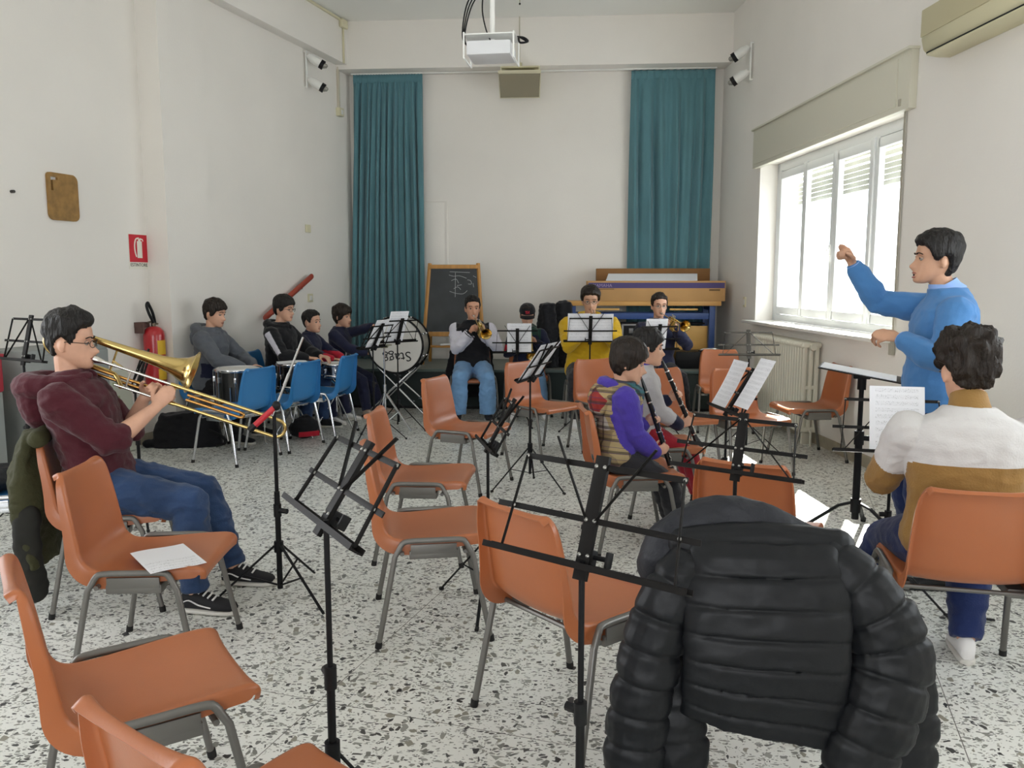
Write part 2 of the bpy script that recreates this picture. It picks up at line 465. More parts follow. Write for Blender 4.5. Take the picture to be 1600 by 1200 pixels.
def chair(x, y, head, label, proto=None, group='orange stacking chairs'):
    p = proto or P_org
    if p.name in used: c = copy_tree(p)
    else: c = p; used.add(p.name)
    c.location = (x, y, 0); c.rotation_euler = (0, 0, R(head-90)); c['label'] = label; c['group'] = group
    return c
OC = [
 (-.995, 2.12, 34, 'empty orange plastic chair at the lower left, its whole glossy seat in view'),
 (-.44, 1.475, 53, 'orange plastic chair cut off by the bottom left edge of the photo'),
 (-1.40, 3.17, 3, 'orange plastic chair holding a loose white sheet on its seat'),
 (-1.874, 3.86, 11, 'orange plastic chair with an olive jacket hung on its back, under the trombone player'),
 (-.48, 4.51, -4, 'empty orange chair just behind the one nearest the tilted stand, left of centre'),
 (-.36, 3.56, 9, 'empty orange chair in side view, right behind the tilted black stand left of centre'),
 (.217, 2.73, 39.5, 'orange chair seen from behind, right behind the big foreground music stand'),
 (-.324, 6.0, -24, 'empty orange chair in front of the player in the black and white jacket'),
 (.267, 7.1, -44, 'empty orange chair behind the music stand with the tilted white sheets'),
 (.84, 7.28, -68, 'empty orange chair in front of the player in the yellow hoodie'),
 (.684, 4.66, 4, 'orange chair under the clarinet player in the plaid vest and purple hood'),
 (.97, 5.4, 2, 'orange chair under the clarinet player in red trousers'),
 (1.30, 6.48, -70, 'empty orange chair behind the clarinet player in red trousers'),
 (1.05, 3.45, 59, 'orange chair seen from behind, its back close above the black quilted jacket'),
 (2.12, 8.3, -95, 'rear orange chair below the far grey music stand, half hidden by sheets'),
 (1.86, 6.46, -75, 'orange chair with a sunlit seat behind the two curling music sheets'),
 (2.518, 7.0, 184, 'orange chair turned left in front of the radiator under the window'),
 (1.66, 3.03, 76, 'orange chair under the man in the white and brown sweater'),
 (.655, 2.33, 86, 'chair hidden under the black quilted jacket at the bottom right'),
 (-.43, 9.12, -86, 'orange chair under the trumpet player in the black and white jacket'),
 (.17, 9.3, -90, 'orange chair under the player wearing a black cap'),
 (.82, 8.75, -90, 'orange chair under the player in the yellow hoodie'),
 (1.58, 8.95, -88, 'orange chair under the trumpet player in the navy sweater'),
]
CH_OBJ = [chair(*a) for a in OC]
BC = [(-2.322, 6.915, 156, 'nearest blue chair, empty, its back turned to the room beside the left snare drum'),
      (-2.063, 7.44, 160, 'middle one of the three empty blue chairs in front of the drum players'),
      (-1.83, 8.02, 168, 'farthest of the three empty blue chairs, nearest the bass drum'),
      (-2.36, 8.40, -4, 'blue chair under the boy with glasses in a black jacket'),
      (-2.82, 7.85, -6, 'blue chair under the boy in the hooded grey jacket'),
      (-2.14, 8.88, -8, 'blue chair under the small boy in navy and red'),
      (-1.93, 9.36, -10, 'blue chair under the boy playing the bass drum')]
for a in BC: chair(*a, proto=P_blu, group='blue chairs of the percussion group')
P_cof = chair(-2.66, 4.2, 20, 'chrome legged chair at the left edge buried under a dark coat', proto=P_blu, group='blue chairs of the percussion group')

# ================================================================ MUSIC STANDS
M_desk = mat('desk_black_steel', '12100F', .55, metal=.1, spec=.22)
M_paper = mat('sheet_paper', 'E9EAEE', .85)
M_bolt = mat('rivet_metal', '9A9994', .35, metal=.9)
def sheet_mat():
    m = bpy.data.materials.new('printed_music'); m.use_nodes = True; nt = m.node_tree; N = nt.nodes; L = nt.links
    b = N['Principled BSDF']; b.inputs['Roughness'].default_value = .8
    tc = N.new('ShaderNodeTexCoord'); sx = N.new('ShaderNodeSeparateXYZ'); L.new(tc.outputs['Object'], sx.inputs[0])
    def mth(op, a, bv=None):
        n = N.new('ShaderNodeMath'); n.operation = op
        for i, v in enumerate((a, bv)):
            if v is None: continue
            if isinstance(v, (int, float)): n.inputs[i].default_value = v
            else: L.new(v, n.inputs[i])
        return n.outputs[0]
    z = sx.outputs[2]
    stave = mth('FRACT', mth('DIVIDE', z, .030))                       # one stave every 30 mm
    five = mth('LESS_THAN', mth('FRACT', mth('MULTIPLY', stave, 8)), .22)
    inband = mth('LESS_THAN', stave, .62)
    n = N.new('ShaderNodeTexNoise'); n.inputs['Scale'].default_value = 260; n.inputs['Detail'].default_value = 1; L.new(tc.outputs['Object'], n.inputs['Vector'])
    dots = mth('GREATER_THAN', n.outputs['Fac'], .62)
    ink = mth('MULTIPLY', mth('MAXIMUM', mth('MULTIPLY', five, .18), mth('MULTIPLY', dots, .42)), inband)
    mg = mth('MULTIPLY', mth('LESS_THAN', mth('ABSOLUTE', sx.outputs[0]), .09), mth('GREATER_THAN', z, .03))
    ink = mth('MULTIPLY', ink, mg)
    mx = N.new('ShaderNodeMix'); mx.data_type = 'RGBA'; L.new(ink, mx.inputs[0]); mx.inputs[6].default_value = lin('E9EAEF')+[1]; mx.inputs[7].default_value = lin('3C3D44')+[1]
    L.new(mx.outputs[2], b.inputs['Base Color']); return m
M_music = sheet_mat()

def stand(x, y, head, ledge, tilt, label, hub=.27, foot=.30, legyaw=0.0, w=.50, h=.27, roll=0.0, mtl=None, skew=0.0, vout=.06, diag='V', dy=0.0, ox=0.0):
    """folding wire stand; head = direction its player looks; ledge = height of the paper ledge"""
    m = mtl or M_desk
    t = thing('music_stand', label, 'music stand', (x, y, 0), R(head-90), 'folding music stands')
    c = MB(); c.tube([(0, 0, hub-.19), (0, 0, ledge*.62)], .0105, 10); c.tube([(0, 0, hub-.03), (0, 0, hub+.035)], .019, 10); c.build('lower_tube', M_black, t)
    c = MB(); c.tube([(0, 0, ledge*.60), (0, -dy*.3, ledge*.9), (0, -dy, ledge+.02)], .0072, 10); c.build('upper_tube', M_black, t)
    c = MB(); c.tube([(0, 0, ledge*.58), (0, 0, ledge*.64)], .0155, 10); c.tube([(-.012, 0, ledge*.615), (-.038, 0, ledge*.615)], .011, 8); c.build('height_knob', M_blk, t)
    for i in range(3):
        a = R(legyaw+120*i); ca, sa = math.cos(a), math.sin(a)
        l = MB(); l.tube([(ca*.015, sa*.015, hub), (ca*foot, sa*foot, .008)], .0075, 6, ry=.0045, up=(0, 0, 1)); lo = l.build('leg', M_black, t)
        s = MB(); s.tube([(ca*.012, sa*.012, hub-.18), (ca*foot*.5, sa*foot*.5, hub*.52)], .005, 6, ry=.003, up=(0, 0, 1)); s.build('brace', M_black, lo)
        s = MB(); s.tube([(ca*(foot-.012), sa*(foot-.012), .012), (ca*(foot+.006), sa*(foot+.006), .008)], .0095, 8); s.build('rubber_tip', M_rub, lo)
    # desk frame: x along the bars, z up the desk; y forward (away from the player)
    D = Matrix.Translation((ox, -dy, ledge)) @ Matrix.Rotation(-R(tilt), 4, 'X') @ Matrix.Rotation(R(roll), 4, 'Y')
    d = thing('desk', None, None); d.parent = t; d.matrix_local = D
    hw = w/2
    b = MB(); b.box((0, .008, h*.5), (.034, .030, h+.05), bevel=.001) if False else b.box((0, .0, h*.5), (.034, .012, h+.05), bevel=.001); b.mi = 1
    for pz in (.03, h*.47, h):
        for q in (-.011, .011): b.ball((q, -.0065, pz), (.005, .003, .005), 8)
    b.build('spine', [m, M_bolt], d)
    for zz, ww in ((h*.47, hw), (h, hw*.80)):
        b = MB(); b.box((0, 0, zz), (ww*2, .004, .014), bevel=.001); b.mi = 1
        for q in (-1, 1): b.ball((q*hw*(.82 if zz < h else .78), -.003, zz), (.005, .003, .005), 8)
        b.build('bar', [m, M_bolt], d)
    b = MB(); b.box((0, -.012, 0), (w, .034, .003)); b.box((0, -.029, .006), (w, .003, .014)); b.box((0, .004, .006), (w, .003, .014)); b.build('ledge', m, d)
    for s in (-1, 1):
        b = MB(); b.tube([(s*hw*.86, -.004, .004), (s*hw*.78, -.004, h)], .0055, 6, ry=.0025, up=(1, 0, 0)); b.build('side_bar', m, d)
        b = MB()
        if diag == 'V': b.tube([(s*.012, -.005, h*.47), (s*(vout+.07), -.006, h+.055)], .0055, 6, ry=.0025, up=(1, 0, 0))
        else: b.tube([(s*hw*.80, -.005, .01), (s*.01, -.006, h)], .0055, 6, ry=.0025, up=(1, 0, 0))
        b.build('page_arm', m, d)
    b = MB(); b.box((0, .022, .02), (.026, .03, .05), bevel=.005); b.tube([(.012, .022, .03), (.045, .022, .03)], .006, 8); b.box((.05, .022, .03), (.008, .024, .036), bevel=.003); b.build('tilt_clamp', M_blk, d)
    return t, t.matrix_basis @ D
def sheet(name, M, label, w=.21, h=.297, x=0.0, z=.006, lean=0.0, curl=0.0, rot=0.0, m=None, group='sheet music on the stands', yo=-.012, n=10):
    mb = MB()
    def fn(u, v):
        zz = v*h
        return ((u-.5)*w, -.003-curl*(v*v)*.5 + lean*v, zz - abs(curl)*.12*v*v)
    mb.grid(fn, 6, n); mb.solid(.0006)
    o = mb.build(name, m or M_music)
    o.matrix_world = M @ Matrix.Translation((x, yo, z)) @ Matrix.Rotation(R(rot), 4, 'Y')
    return tag(o, label, 'sheet music', group)

st, D1 = stand(.155, 1.78, 52, .865, 20, 'large black folding music stand in the foreground, in front of an orange chair', hub=.30, w=.53, h=.23, legyaw=25)
st, D2 = stand(-.43, 1.87, 31, .93, 34, 'black folding music stand with a steeply tilted empty desk, left foreground', hub=.37, foot=.27, legyaw=85, w=.50, h=.20, ox=-.03)
st, D4 = stand(-.11, 3.72, 12, .745, 30, 'black empty stand seen nearly edge on behind the orange chairs at the centre', hub=.31, legyaw=-20, w=.42, h=.23)
st, D5 = stand(.13, 5.9, -22, .80, 34, 'black stand with tilted white sheets in front of the middle row orange chair', hub=.30, legyaw=75)
sheet('sheet_music', D5, 'left white page on the tilted stand at the centre', x=-.108, h=.30)
sheet('sheet_music', D5, 'right white page on the tilted stand at the centre', x=.108, h=.30)
st, D6 = stand(.79, 2.88, 53, .82, 17, 'wide black wire stand in front of the orange chair back, right of the centre', hub=.28, w=.48, h=.195, diag='A')
st, D6b = stand(1.24, 4.75, 8, .745, 32, 'black stand turned edge on holding two curling music sheets', hub=.28, legyaw=40, diag='A')
sheet('sheet_music', D6b, 'left narrow curling music page, upper one beside the radiator', x=.16, h=.31, w=.19, curl=.02, z=.05, n=12)
sheet('sheet_music', D6b, 'right curling music page just above the wide black wire stand', x=-.12, h=.31, w=.21, curl=.05, n=12)
st, D7 = stand(2.03, 7.1, 88, .86, 14, 'grey wire music stand farthest right, by the radiator', w=.52, h=.2, diag='A', mtl=mat('worn_grey_steel', '55534F', .35, metal=.7))
st, D9 = stand(1.70, 3.66, 76, .73, 16, 'black wire stand with a white page in front of the man in the striped sweater', w=.50, h=.24, diag='A', legyaw=-25)
sheet('sheet_music', D9, 'white printed page hiding the stand of the man in the striped sweater', x=.02, h=.297, w=.23)
st, D10 = stand(.765, 8.15, -90, .90, 14, 'black stand with two white pages in front of the yellow hoodie', w=.52, h=.24)
sheet('sheet_music', D10, 'white page at the image left on the stand before the yellow hoodie', x=.112, h=.28, w=.22)
sheet('sheet_music', D10, 'white page at the image right on the stand before the yellow hoodie', x=-.112, h=.275, w=.22)
st, D11 = stand(.055, 8.6, -90, .75, 12, 'black stand with white pages in front of the boy wearing a cap', w=.52, h=.24)
sheet('sheet_music', D11, 'white page on the stand in front of the boy wearing a cap', x=-.02, h=.31, w=.25)
st, D12 = stand(1.43, 8.15, -80, .82, 14, 'black stand with a white page in front of the navy sweater trumpet player', w=.46, h=.24)
sheet('sheet_music', D12, 'white page on the stand of the navy sweater trumpet player', x=.03, h=.31, w=.22)
st, D13 = stand(-1.30, 7.75, -25, .87, 28, 'black stand with a white page, left one of the two before the bass drum', w=.46, h=.24, diag='A')
sheet('sheet_music', D13, 'white page on the left stand before the bass drum', x=0, h=.29, w=.21)
st, D14 = stand(-1.145, 8.3, -50, .885, 24, 'black stand with a white page, right one of the two before the bass drum', w=.48, h=.24, diag='A')
sheet('sheet_music', D14, 'white page on the right stand before the bass drum', x=.04, h=.33, w=.21)
st, D15 = stand(-2.86, 4.85, 60, 1.03, 14, 'black wire stand against the left wall behind the trombone player', w=.46, h=.25, diag='A')
st, D16 = stand(-2.33, 5.1, 30, .83, 20, 'black wire stand seen below the trombone bell tube', w=.42, h=.24, diag='A')
# loose page on the chair
mb = MB(); mb.grid(lambda u, v: ((u-.5)*.20, .002*math.sin(6*u), (v-.5)*.29), 6, 6); mb.solid(.0006)
o = mb.build('sheet_music', M_music); tag(o, 'loose white printed page lying on an empty orange seat', 'sheet music', 'sheet music on the stands')
o.matrix_world = Matrix.Translation((-1.31, 3.06, .452)) @ Matrix.Rotation(R(38), 4, 'Z') @ Matrix.Rotation(R(90), 4, 'X')
# boom stand with a red grip
t = thing('boom_stand', 'black tripod boom stand with a thin chrome arm and red grip by the trombone slide', 'stand', (-1.10, 3.80, 0), 0)
c = MB(); c.tube([(0, 0, .05), (0, 0, .52)], .013, 10); c.tube([(0, 0, .23), (0, 0, .28)], .022, 10); c.build('lower_tube', M_black, t)
c = MB(); c.tube([(0, 0, .50), (0, 0, .93)], .009, 10); c.build('upper_tube', M_black, t)
c = MB(); c.tube([(0, 0, .40), (0, 0, .46)], .018, 10); c.tube([(0, 0, .43), (.05, -.02, .43)], .013, 8); c.build('height_knob', M_blk, t)
for a in (205, 320, 75):
    ca, sa = math.cos(R(a)), math.sin(R(a)); l = MB(); l.tube([(ca*.02, sa*.02, .26), (ca*.33, sa*.33, .01)], .008, 6, ry=.005, up=(0, 0, 1)); lo = l.build('leg', M_black, t)
    s = MB(); s.tube([(ca*.014, sa*.014, .07), (ca*.17, sa*.17, .14)], .005, 6); s.build('brace', M_black, lo)
ang = V((.115, .05, .30)).normalized()
p0 = V((.012, 0, .925))
c = MB(); c.tube([p0-ang*.05, p0+ang*.34], .0055, 8); c.tube([p0+ang*.10, p0+ang*.16], .008, 8); c.build('boom_arm', M_chrome, t)
c = MB(); c.ball(p0, (.02, .02, .024), 12); c.build('swivel', M_blk, t)
e = V((-.12, -.03, -.11)).normalized()
c = MB(); c.tube([p0, p0+e*.14], .014, 10); c.build('grip', mat('red_grip', 'B8232F', .5), t)
c = MB(); c.tube([p0+e*.13, p0+e*.165], .0155, 10); c.build('grip_end', M_blk, t)
# conductor's heavy stand
t = thing('conductor_stand', 'heavy black conductor stand with a nearly flat desk and side tray', 'music stand', (2.0, 4.72, 0), R(-25))
c = MB(); c.tube([(0, 0, .12), (0, 0, .58)], .021, 14); c.build('lower_tube', M_black, t)
c = MB(); c.tube([(0, 0, .5), (0, 0, .9)], .0135, 12); c.build('upper_tube', M_black, t)
c = MB(); c.tube([(0, 0, .56), (0, 0, .64)], .027, 12); c.box((.045, 0, .6), (.05, .02, .03), bevel=.005); c.build('collar', M_blk, t)
c = MB(); c.tube([(0, 0, .16), (0, 0, .24)], .03, 12); c.build('hub', M_blk, t)
for a in (205, 325, 85):
    ca, sa = math.cos(R(a)), math.sin(R(a)); l = MB(); l.tube([(ca*.02, sa*.02, .22), (ca*.1, sa*.1, .20), (ca*.40, sa*.40, .012)], .014, 8, ry=.009, up=(0, 0, 1)); lo = l.build('leg', M_black, t)
    s = MB(); s.box((ca*.4, sa*.4, .014), (.03, .03, .028), rot=(0, 0, R(a)), bevel=.006); s.build('rubber_foot', M_rub, lo)
c = MB(); c.tube([(0, 0, .88), (0, 0, .95)], .024, 12); c.box((0, 0, .955), (.09, .06, .025), bevel=.006); c.build('tilt_head', M_blk, t)
T = Matrix.Translation((0, 0, .975)) @ Matrix.Rotation(R(9), 4, 'Y')
c = MB(); c.box((0, 0, 0), (.46, .34, .006), bevel=.002, M=T); c.box((.232, 0, .014), (.004, .34, .03), M=T); c.build('desk', M_desk, t)
c = MB(); c.box((.30, .05, .012), (.14, .24, .012), bevel=.004, M=T); c.box((.37, .05, .022), (.008, .24, .03), bevel=.003, M=T); c.box((.23, .05, .022), (.008, .24, .03), bevel=.003, M=T); c.build('side_tray', M_blk, t)
mb = MB(); mb.box((-.02, 0, -.002), (.40, .29, .003), bevel=.0005); o = mb.build('score', M_music)
o.matrix_world = t.matrix_basis @ T @ Matrix.Translation((0, 0, .0075))
tag(o, 'white open score lying flat on the conductor stand', 'sheet music')
# ================================================================ WALL ITEMS
M_wood = mat('board_wood', '94703A', .55, var=(14, .25, (1, .25, 1)))
M_hook = mat('dark_screw', '3A3633', .5)
o = MB(); 
# rounded board with a slot handle: ring outline with a rectangular hole
def board():
    mb = MB(); W, H, r = .15, .185, .05
    out = []
    for cx, cy, a0, rr in ((W-.055, H-.055, 0, .055), (-W+.03, H-.03, 90, .03), (-W+.05, -H+.05, 180, .05), (W-.05, -H+.05, 270, .05)):
        for k in range(7): a = R(a0+15*k); out.append((cx+rr*math.cos(a), cy+rr*math.sin(a)))
    hole = [(-.052, .152), (-.122, .152), (-.122, .045), (-.1, .045), (-.1, .128), (-.052, .128)]
    vs = [mb.bm.verts.new((x, 0, z)) for x, z in out]; hs = [mb.bm.verts.new((x, 0, z)) for x, z in hole]
    es = [mb.bm.edges.new((l[i], l[(i+1) % len(l)])) for l in (vs, hs) for i in range(len(l))]
    bmesh.ops.triangle_fill(mb.bm, edges=es, use_beauty=True)
    g = bmesh.ops.extrude_face_region(mb.bm, geom=list(mb.bm.faces))
    bmesh.ops.translate(mb.bm, vec=(0, .022, 0), verts=[v for v in g['geom'] if isinstance(v, bmesh.types.BMVert)])
    return mb
MLW = lambda Y, z, x: LW @ Matrix.Translation((x, ly(Y), z)) @ Matrix.Rotation(-PI/2, 4, 'Z') @ Matrix.Rotation(PI, 4, 'Z')
t = thing('wooden_board', 'brown wooden cutting board with a slot handle hung on the left wall', 'board', M=MLW(6.75, 2.16, -.199))
b = board(); b.xf(Matrix.Translation((0, -.0225, 0))); b.build('plank', M_wood, t)
o = MB(); o.tube([(0, 0, 0), (0, .03, 0)], .012, 8); o = o.build('wall_hook', M_hook, None, M=MLW(6.296, 2.159, -.199) @ Matrix.Rotation(PI, 4, 'Z')); tag(o, 'small dark hook in the wall at the left edge', 'hook')

M_red = mat('sign_red', 'C3142B', .5); M_sw = mat('sign_white', 'E4E2D6', .6); M_ink = mat('sign_ink', '2A2A2A', .7)
t = thing('extinguisher_sign', 'red and white fire extinguisher sign reading ESTINTORE on the left wall', 'sign', M=MLW(7.54, 1.755, -.199))
b = MB(); b.box((0, -.002, 0), (.235, .003, .31)); b.build('plate', M_sw, t)
b = MB(); b.box((0, -.004, .03), (.225, .002, .245)); b.build('red_panel', M_red, t)
b = MB(); b.box((.015, -.0058, .02), (.062, .0012, .15), bevel=.0005); b.box((.015, -.0058, .105), (.03, .0012, .02)); b.tube([(.02, -.0058, .118), (.055, -.0058, .11), (.062, -.0058, .095)], .006, 6, ry=.0006, up=(0, 1, 0)); b.tube(catmull([(.005, -.0058, .122), (-.03, -.0058, .11), (-.048, -.0058, .06), (-.045, -.0058, 0), (-.03, -.0058, -.045)], 4), .007, 6)
b.build('pictogram', M_sw, t)
link('lettering', text_mesh('ESTINTORE', .042, .0006, M_ink), t, Matrix.Translation((0, -.0042, -.118)) @ Matrix.Rotation(PI/2, 4, 'X'))

M_ered = mat('extinguisher_red', 'B01A22', .3, coat=.4)
M_yel = mat('label_yellow', 'E0B22C', .6)
t = thing('fire_extinguisher', 'red fire extinguisher with a yellow label hung on the left wall', 'fire extinguisher', M=MLW(7.55, .50, -.199))
y0 = -.115
b = MB(); b.lathe([(.0, .07), (.012, .088), (.05, .092), (.50, .092), (.54, .085), (.57, .06), (.585, .03)], 28, 'Z', Matrix.Translation((0, y0, 0))); b.build('cylinder', M_ered, t)
b = MB()
for k in range(15):
    a0, a1 = R(-125+k*6), R(-125+(k+1)*6); r = .0932
    for z0, z1 in ((.33, .46), (.22, .31), (.10, .20)): b.quad((r*math.cos(a0), y0+r*math.sin(a0), z0), (r*math.cos(a1), y0+r*math.sin(a1), z0), (r*math.cos(a1), y0+r*math.sin(a1), z1), (r*math.cos(a0), y0+r*math.sin(a0), z1))
b.build('label', M_yel, t)
b = MB(); b.tube([(0, y0, .58), (0, y0, .62)], .02, 10); b.box((-.03, y0, .63), (.1, .022, .012), rot=(0, R(-12), 0)); b.box((.02, y0, .605), (.07, .02, .014)); b.build('valve', mat('dull_brass', '6E6152', .4, metal=.8), t)
b = MB(); b.tube(catmull([(.02, y0, .61), (.0, y0-.01, .66), (-.02, y0-.01, .72), (-.045, y0, .78), (-.06, y0, .80), (-.075, y0, .77), (-.06, y0-.01, .70), (-.02, y0-.02, .62)], 5), .013, 8); b.build('hose', M_blk, t)
b = MB(); b.box((-.06, -.04, .60), (.11, .08, .05), bevel=.004); b.box((-.105, -.05, .57), (.014, .1, .09), bevel=.003); b.build('wall_bracket', mat('bracket_brown', '5A3F38', .5), t)

# red handrail
M_rail = mat('handrail_red', 'A0402E', .45, var=(8, .12, (.3, .3, 1)))
d0, d1 = V((.075, ly(9.03), 1.10)), V((.075, ly(9.98), 1.545))
t = thing('handrail', 'short slanted red handrail on the left wall', 'handrail', M=LW.copy())
b = MB(); b.tube([d0, d1], .022, 10, ry=.034, up=(0, 0, 1), round_caps=True); b.build('rail', M_rail, t)
for k in (.18, .8):
    p = d0.lerp(d1, k); b = MB(); b.tube([(0, p.y, p.z-.05), (.06, p.y, p.z-.05), (.072, p.y, p.z-.02)], .009, 8); b.build('bracket', M_rail, t)
# trunking, boxes, switches
def plate(name, M, s, label, cat, m=None, grp=None, btn=True):
    t = thing(name, label, cat, M=M, group=grp)
    b = MB(); b.box((0, -s[1]/2, 0), s, bevel=.004); b.build('cover', m or M_cream, t)
    if btn: b = MB(); b.box((0, -s[1]-.002, 0), (s[0]*.5, .006, s[2]*.55), bevel=.001); b.build('insert', M_white, t)
    return t
plate('junction_box', MLW(10.04, 2.11, .001), (.10, .02, .09), 'small square cover plate high on the left wall left of the curtain', 'switch plate', btn=False)
plate('wall_switch', MLW(10.05, 1.29, .001), (.11, .014, .10), 'pale light switch on the left wall above the drum players', 'switch')
t = plate('wall_socket', MLW(10.83, 3.60, .001), (.10, .06, .10), 'cream box at the foot of the vertical cable duct near the left curtain', 'junction box')
b = MB(); b.box((0, -.015, .30), (.04, .028, .50), bevel=.003); b.build('cable_duct', mat('duct_cream', 'CFC8B6', .5), t)
t = thing('corner_junction_box', 'round cream junction box with cable duct in the upper left corner', 'junction box', M=LW @ Matrix.Translation((.14, ly(10.72), 4.6)))
b = MB(); b.box((.03, 0, .02), (.05, .14, .10), bevel=.01); b.build('cover', M_cream, t)
b = MB(); b.box((.012, -2, .06), (.02, 4, .028), bevel=.002); b.build('cable_duct', M_cream, t)
b = MB(); b.box((.012, .02, -.22), (.02, .024, .44), bevel=.002); b.build('down_duct', M_cream, t)
MRW = lambda Y, z, x: RW @ Matrix.Translation((x, ry(Y), z)) @ Matrix.Rotation(-PI/2, 4, 'Z')
plate('wall_outlet', MRW(9.70, 1.25, -.001), (.085, .012, .12), 'pale outlet plate on the right wall beside the window', 'outlet')

# twin spotlights
M_lens = mat('spot_lens', 'A9A79F', .25, metal=.5)
def spots(M, sgn, label):
    t = thing('twin_spotlight', label, 'spotlight', M=M, group='twin wall spotlights')
    b = MB(); b.tube([(0, -.028, .20), (0, -.028, -.20)], .012, 8, ry=.018); b.tube([(0, 0, .2), (0, -.03, .2)], .012, 8); b.tube([(0, 0, -.2), (0, -.03, -.2)], .012, 8); b.build('mounting_bar', M_white, t)
    for z in (.12, -.14):
        d = V((sgn*.45, -.75, -.52)).normalized(); p = V((sgn*.02, -.10, z))
        b = MB(); b.tube([(0, -.03, z+.03), (0, -.07, z+.03), p], .01, 8); b.tube([p-d*.06, p, p+d*.10], [.028, .05, .052], 16); l = b.build('lamp_head', M_white, t)
        b = MB(); b.tube([p+d*.10, p+d*.145], .054, 16); b.build('black_ring', M_blk, l)
        b = MB(); b.ball(p+d*.145, (.048, .048, .03), 14); b.tube([p+d*.16, p+d*.185], .012, 8); b.build('lens', M_lens, l)
    return t
spots(MLW(10.08, 3.94, .0), 1, 'white twin spotlight on the left wall under the beam')
spots(MRW(9.71, 3.94, .0), -1, 'white twin spotlight on the right wall near the corner')

# air conditioner
def ac():
    t = thing('air_conditioner', 'cream wall mounted air conditioner at the top right corner', 'air conditioner', M=RW @ Matrix.Translation((0, ry(5.22), 3.13)))
    prof = [(0, -.165), (-.09, -.165), (-.15, -.155), (-.185, -.12), (-.20, -.06), (-.20, .05), (-.18, .12), (-.14, .155), (-.08, .165), (0, .165)]
    b = MB(); L = .55
    rings = []
    for y, k in ((-L, .0), (-L, .88), (-L+.03, 1), (L-.03, 1), (L, .88), (L, 0)):
        rings.append([V((x*(k if k else .2), y, z*(k if k > .5 else .5))) for x, z in prof])
    b.loft(rings[1:-1]); b.build('casing', mat('ac_cream', 'CFC9A8', .4), t)
    b = MB(); b.box((-.203, 0, .045), (.008, 2*L-.05, .17), bevel=.003); b.build('front_panel', mat('ac_panel', 'BDB593', .45), t)
    b = MB(); b.box((-.13, 0, -.163), (.10, 2*L-.12, .012), rot=(0, R(8), 0), bevel=.004); b.build('air_flap', mat('ac_cream', 'CFC9A8', .4), t)
    b = MB(); b.box((-.168, 0, -.145), (.012, 2*L-.1, .012)); b.build('air_slot', M_blk, t)
ac()

# radiator
M_rad = mat('radiator_enamel', 'DAD7C8', .4)
t = thing('radiator', 'cream cast iron column radiator under the window', 'radiator', M=RW @ Matrix.Translation((-.10, ry(8.17), 0)))
for i in range(22):
    yy = (i-10.5)*.061
    b = MB()
    for xx in (-.055, 0, .055): b.tube([(xx, yy, .16), (xx, yy, .90)], .017, 8, ry=.022)
    b.tube([(-.07, yy, .14), (.07, yy, .14)], .024, 8, ry=.028, round_caps=True); b.tube([(-.07, yy, .915), (.07, yy, .915)], .024, 8, ry=.028, round_caps=True)
    for zz in (.53,): b.box((0, yy, zz), (.10, .03, .04), bevel=.008)
    b.build('section', M_rad, t)
b = MB(); b.tube([(0, -.70, .90), (0, -.66, .90)], .03, 10); b.tube([(0, -.68, .14), (0, -.71, .12), (0, -.71, .0)], .012, 8); b.build('valve', M_rad, t)
for yy in (-.6, .6):
    b = MB(); b.box((0, yy, .06), (.09, .03, .12), bevel=.006); b.build('foot', M_rad, t)

# curtains
M_cur = mat('curtain_teal', '55808A', .85, bump=(140, .12, (1, 1, .15)), sheen=.25, var=(2, .08))
def curtain(xt0, xt1, xb0, xb1, z0, z1, seed, label, nf=12):
    rnd = random.Random(seed); ph = [rnd.uniform(0, 6.28) for _ in range(6)]; fr = [nf, nf*1.63, nf*.45, nf*.8]
    mb = MB(); NU, NV = 150, 46
    def fn(u, v):
        z = z1+(z0-z1)*v
        x = (xt0+(xt1-xt0)*u)*(1-v)+(xb0+(xb1-xb0)*u)*v
        a = .016+.034*min(1, v*3)
        uu = u+.02*math.sin(3.1*v+ph[4]+5*u)
        d = a*(math.sin(uu*fr[0]*6.28+ph[0]+.6*math.sin(3*v+ph[5]))*.7+.4*math.sin(uu*fr[1]*6.28+ph[1])*(1-.4*v)+.55*v*math.sin(uu*fr[2]*6.28+ph[2]+v)+.3*math.sin(uu*fr[3]*6.28+ph[3]-v*1.4))
        if v < .028: d = .014*math.sin(uu*fr[0]*12.5)
        x += .012*math.sin(uu*fr[0]*6.28+ph[3])*min(1, v*3)
        return (x, -.13+d, z)
    mb.grid(fn, NU, NV)
    t = thing('curtain', label, 'curtain', M=BW.copy(), group='teal stage curtains')
    dr = mb.build('drape', M_cur, t, sharp=0); sd = dr.modifiers.new('thickness', 'SOLIDIFY'); sd.thickness = .003; sd.use_even_offset = False
    b = MB(); b.tube([(xt0, -.13, z1-.055), (xt1, -.13, z1-.055)], .012, 8, ry=.05); b.build('header_tape', M_cur, t)
    return t
curtain(-2.02, -1.13, -2.13, -1.14, .47, 4.10, 3, 'teal curtain hanging left of the chalkboard, from beam to stage')
curtain(1.50, 2.53, 1.50, 2.50, .47, 4.09, 8, 'teal curtain hanging right of the stage above the stacked boxes', 6.5)
t = thing('curtain_rail', 'thin white curtain rail running below the rear beam', 'curtain rail', M=BW.copy())
b = MB(); b.box((.25, -.13, 4.105), (4.6, .03, .018), bevel=.003); b.build('track', M_white, t)

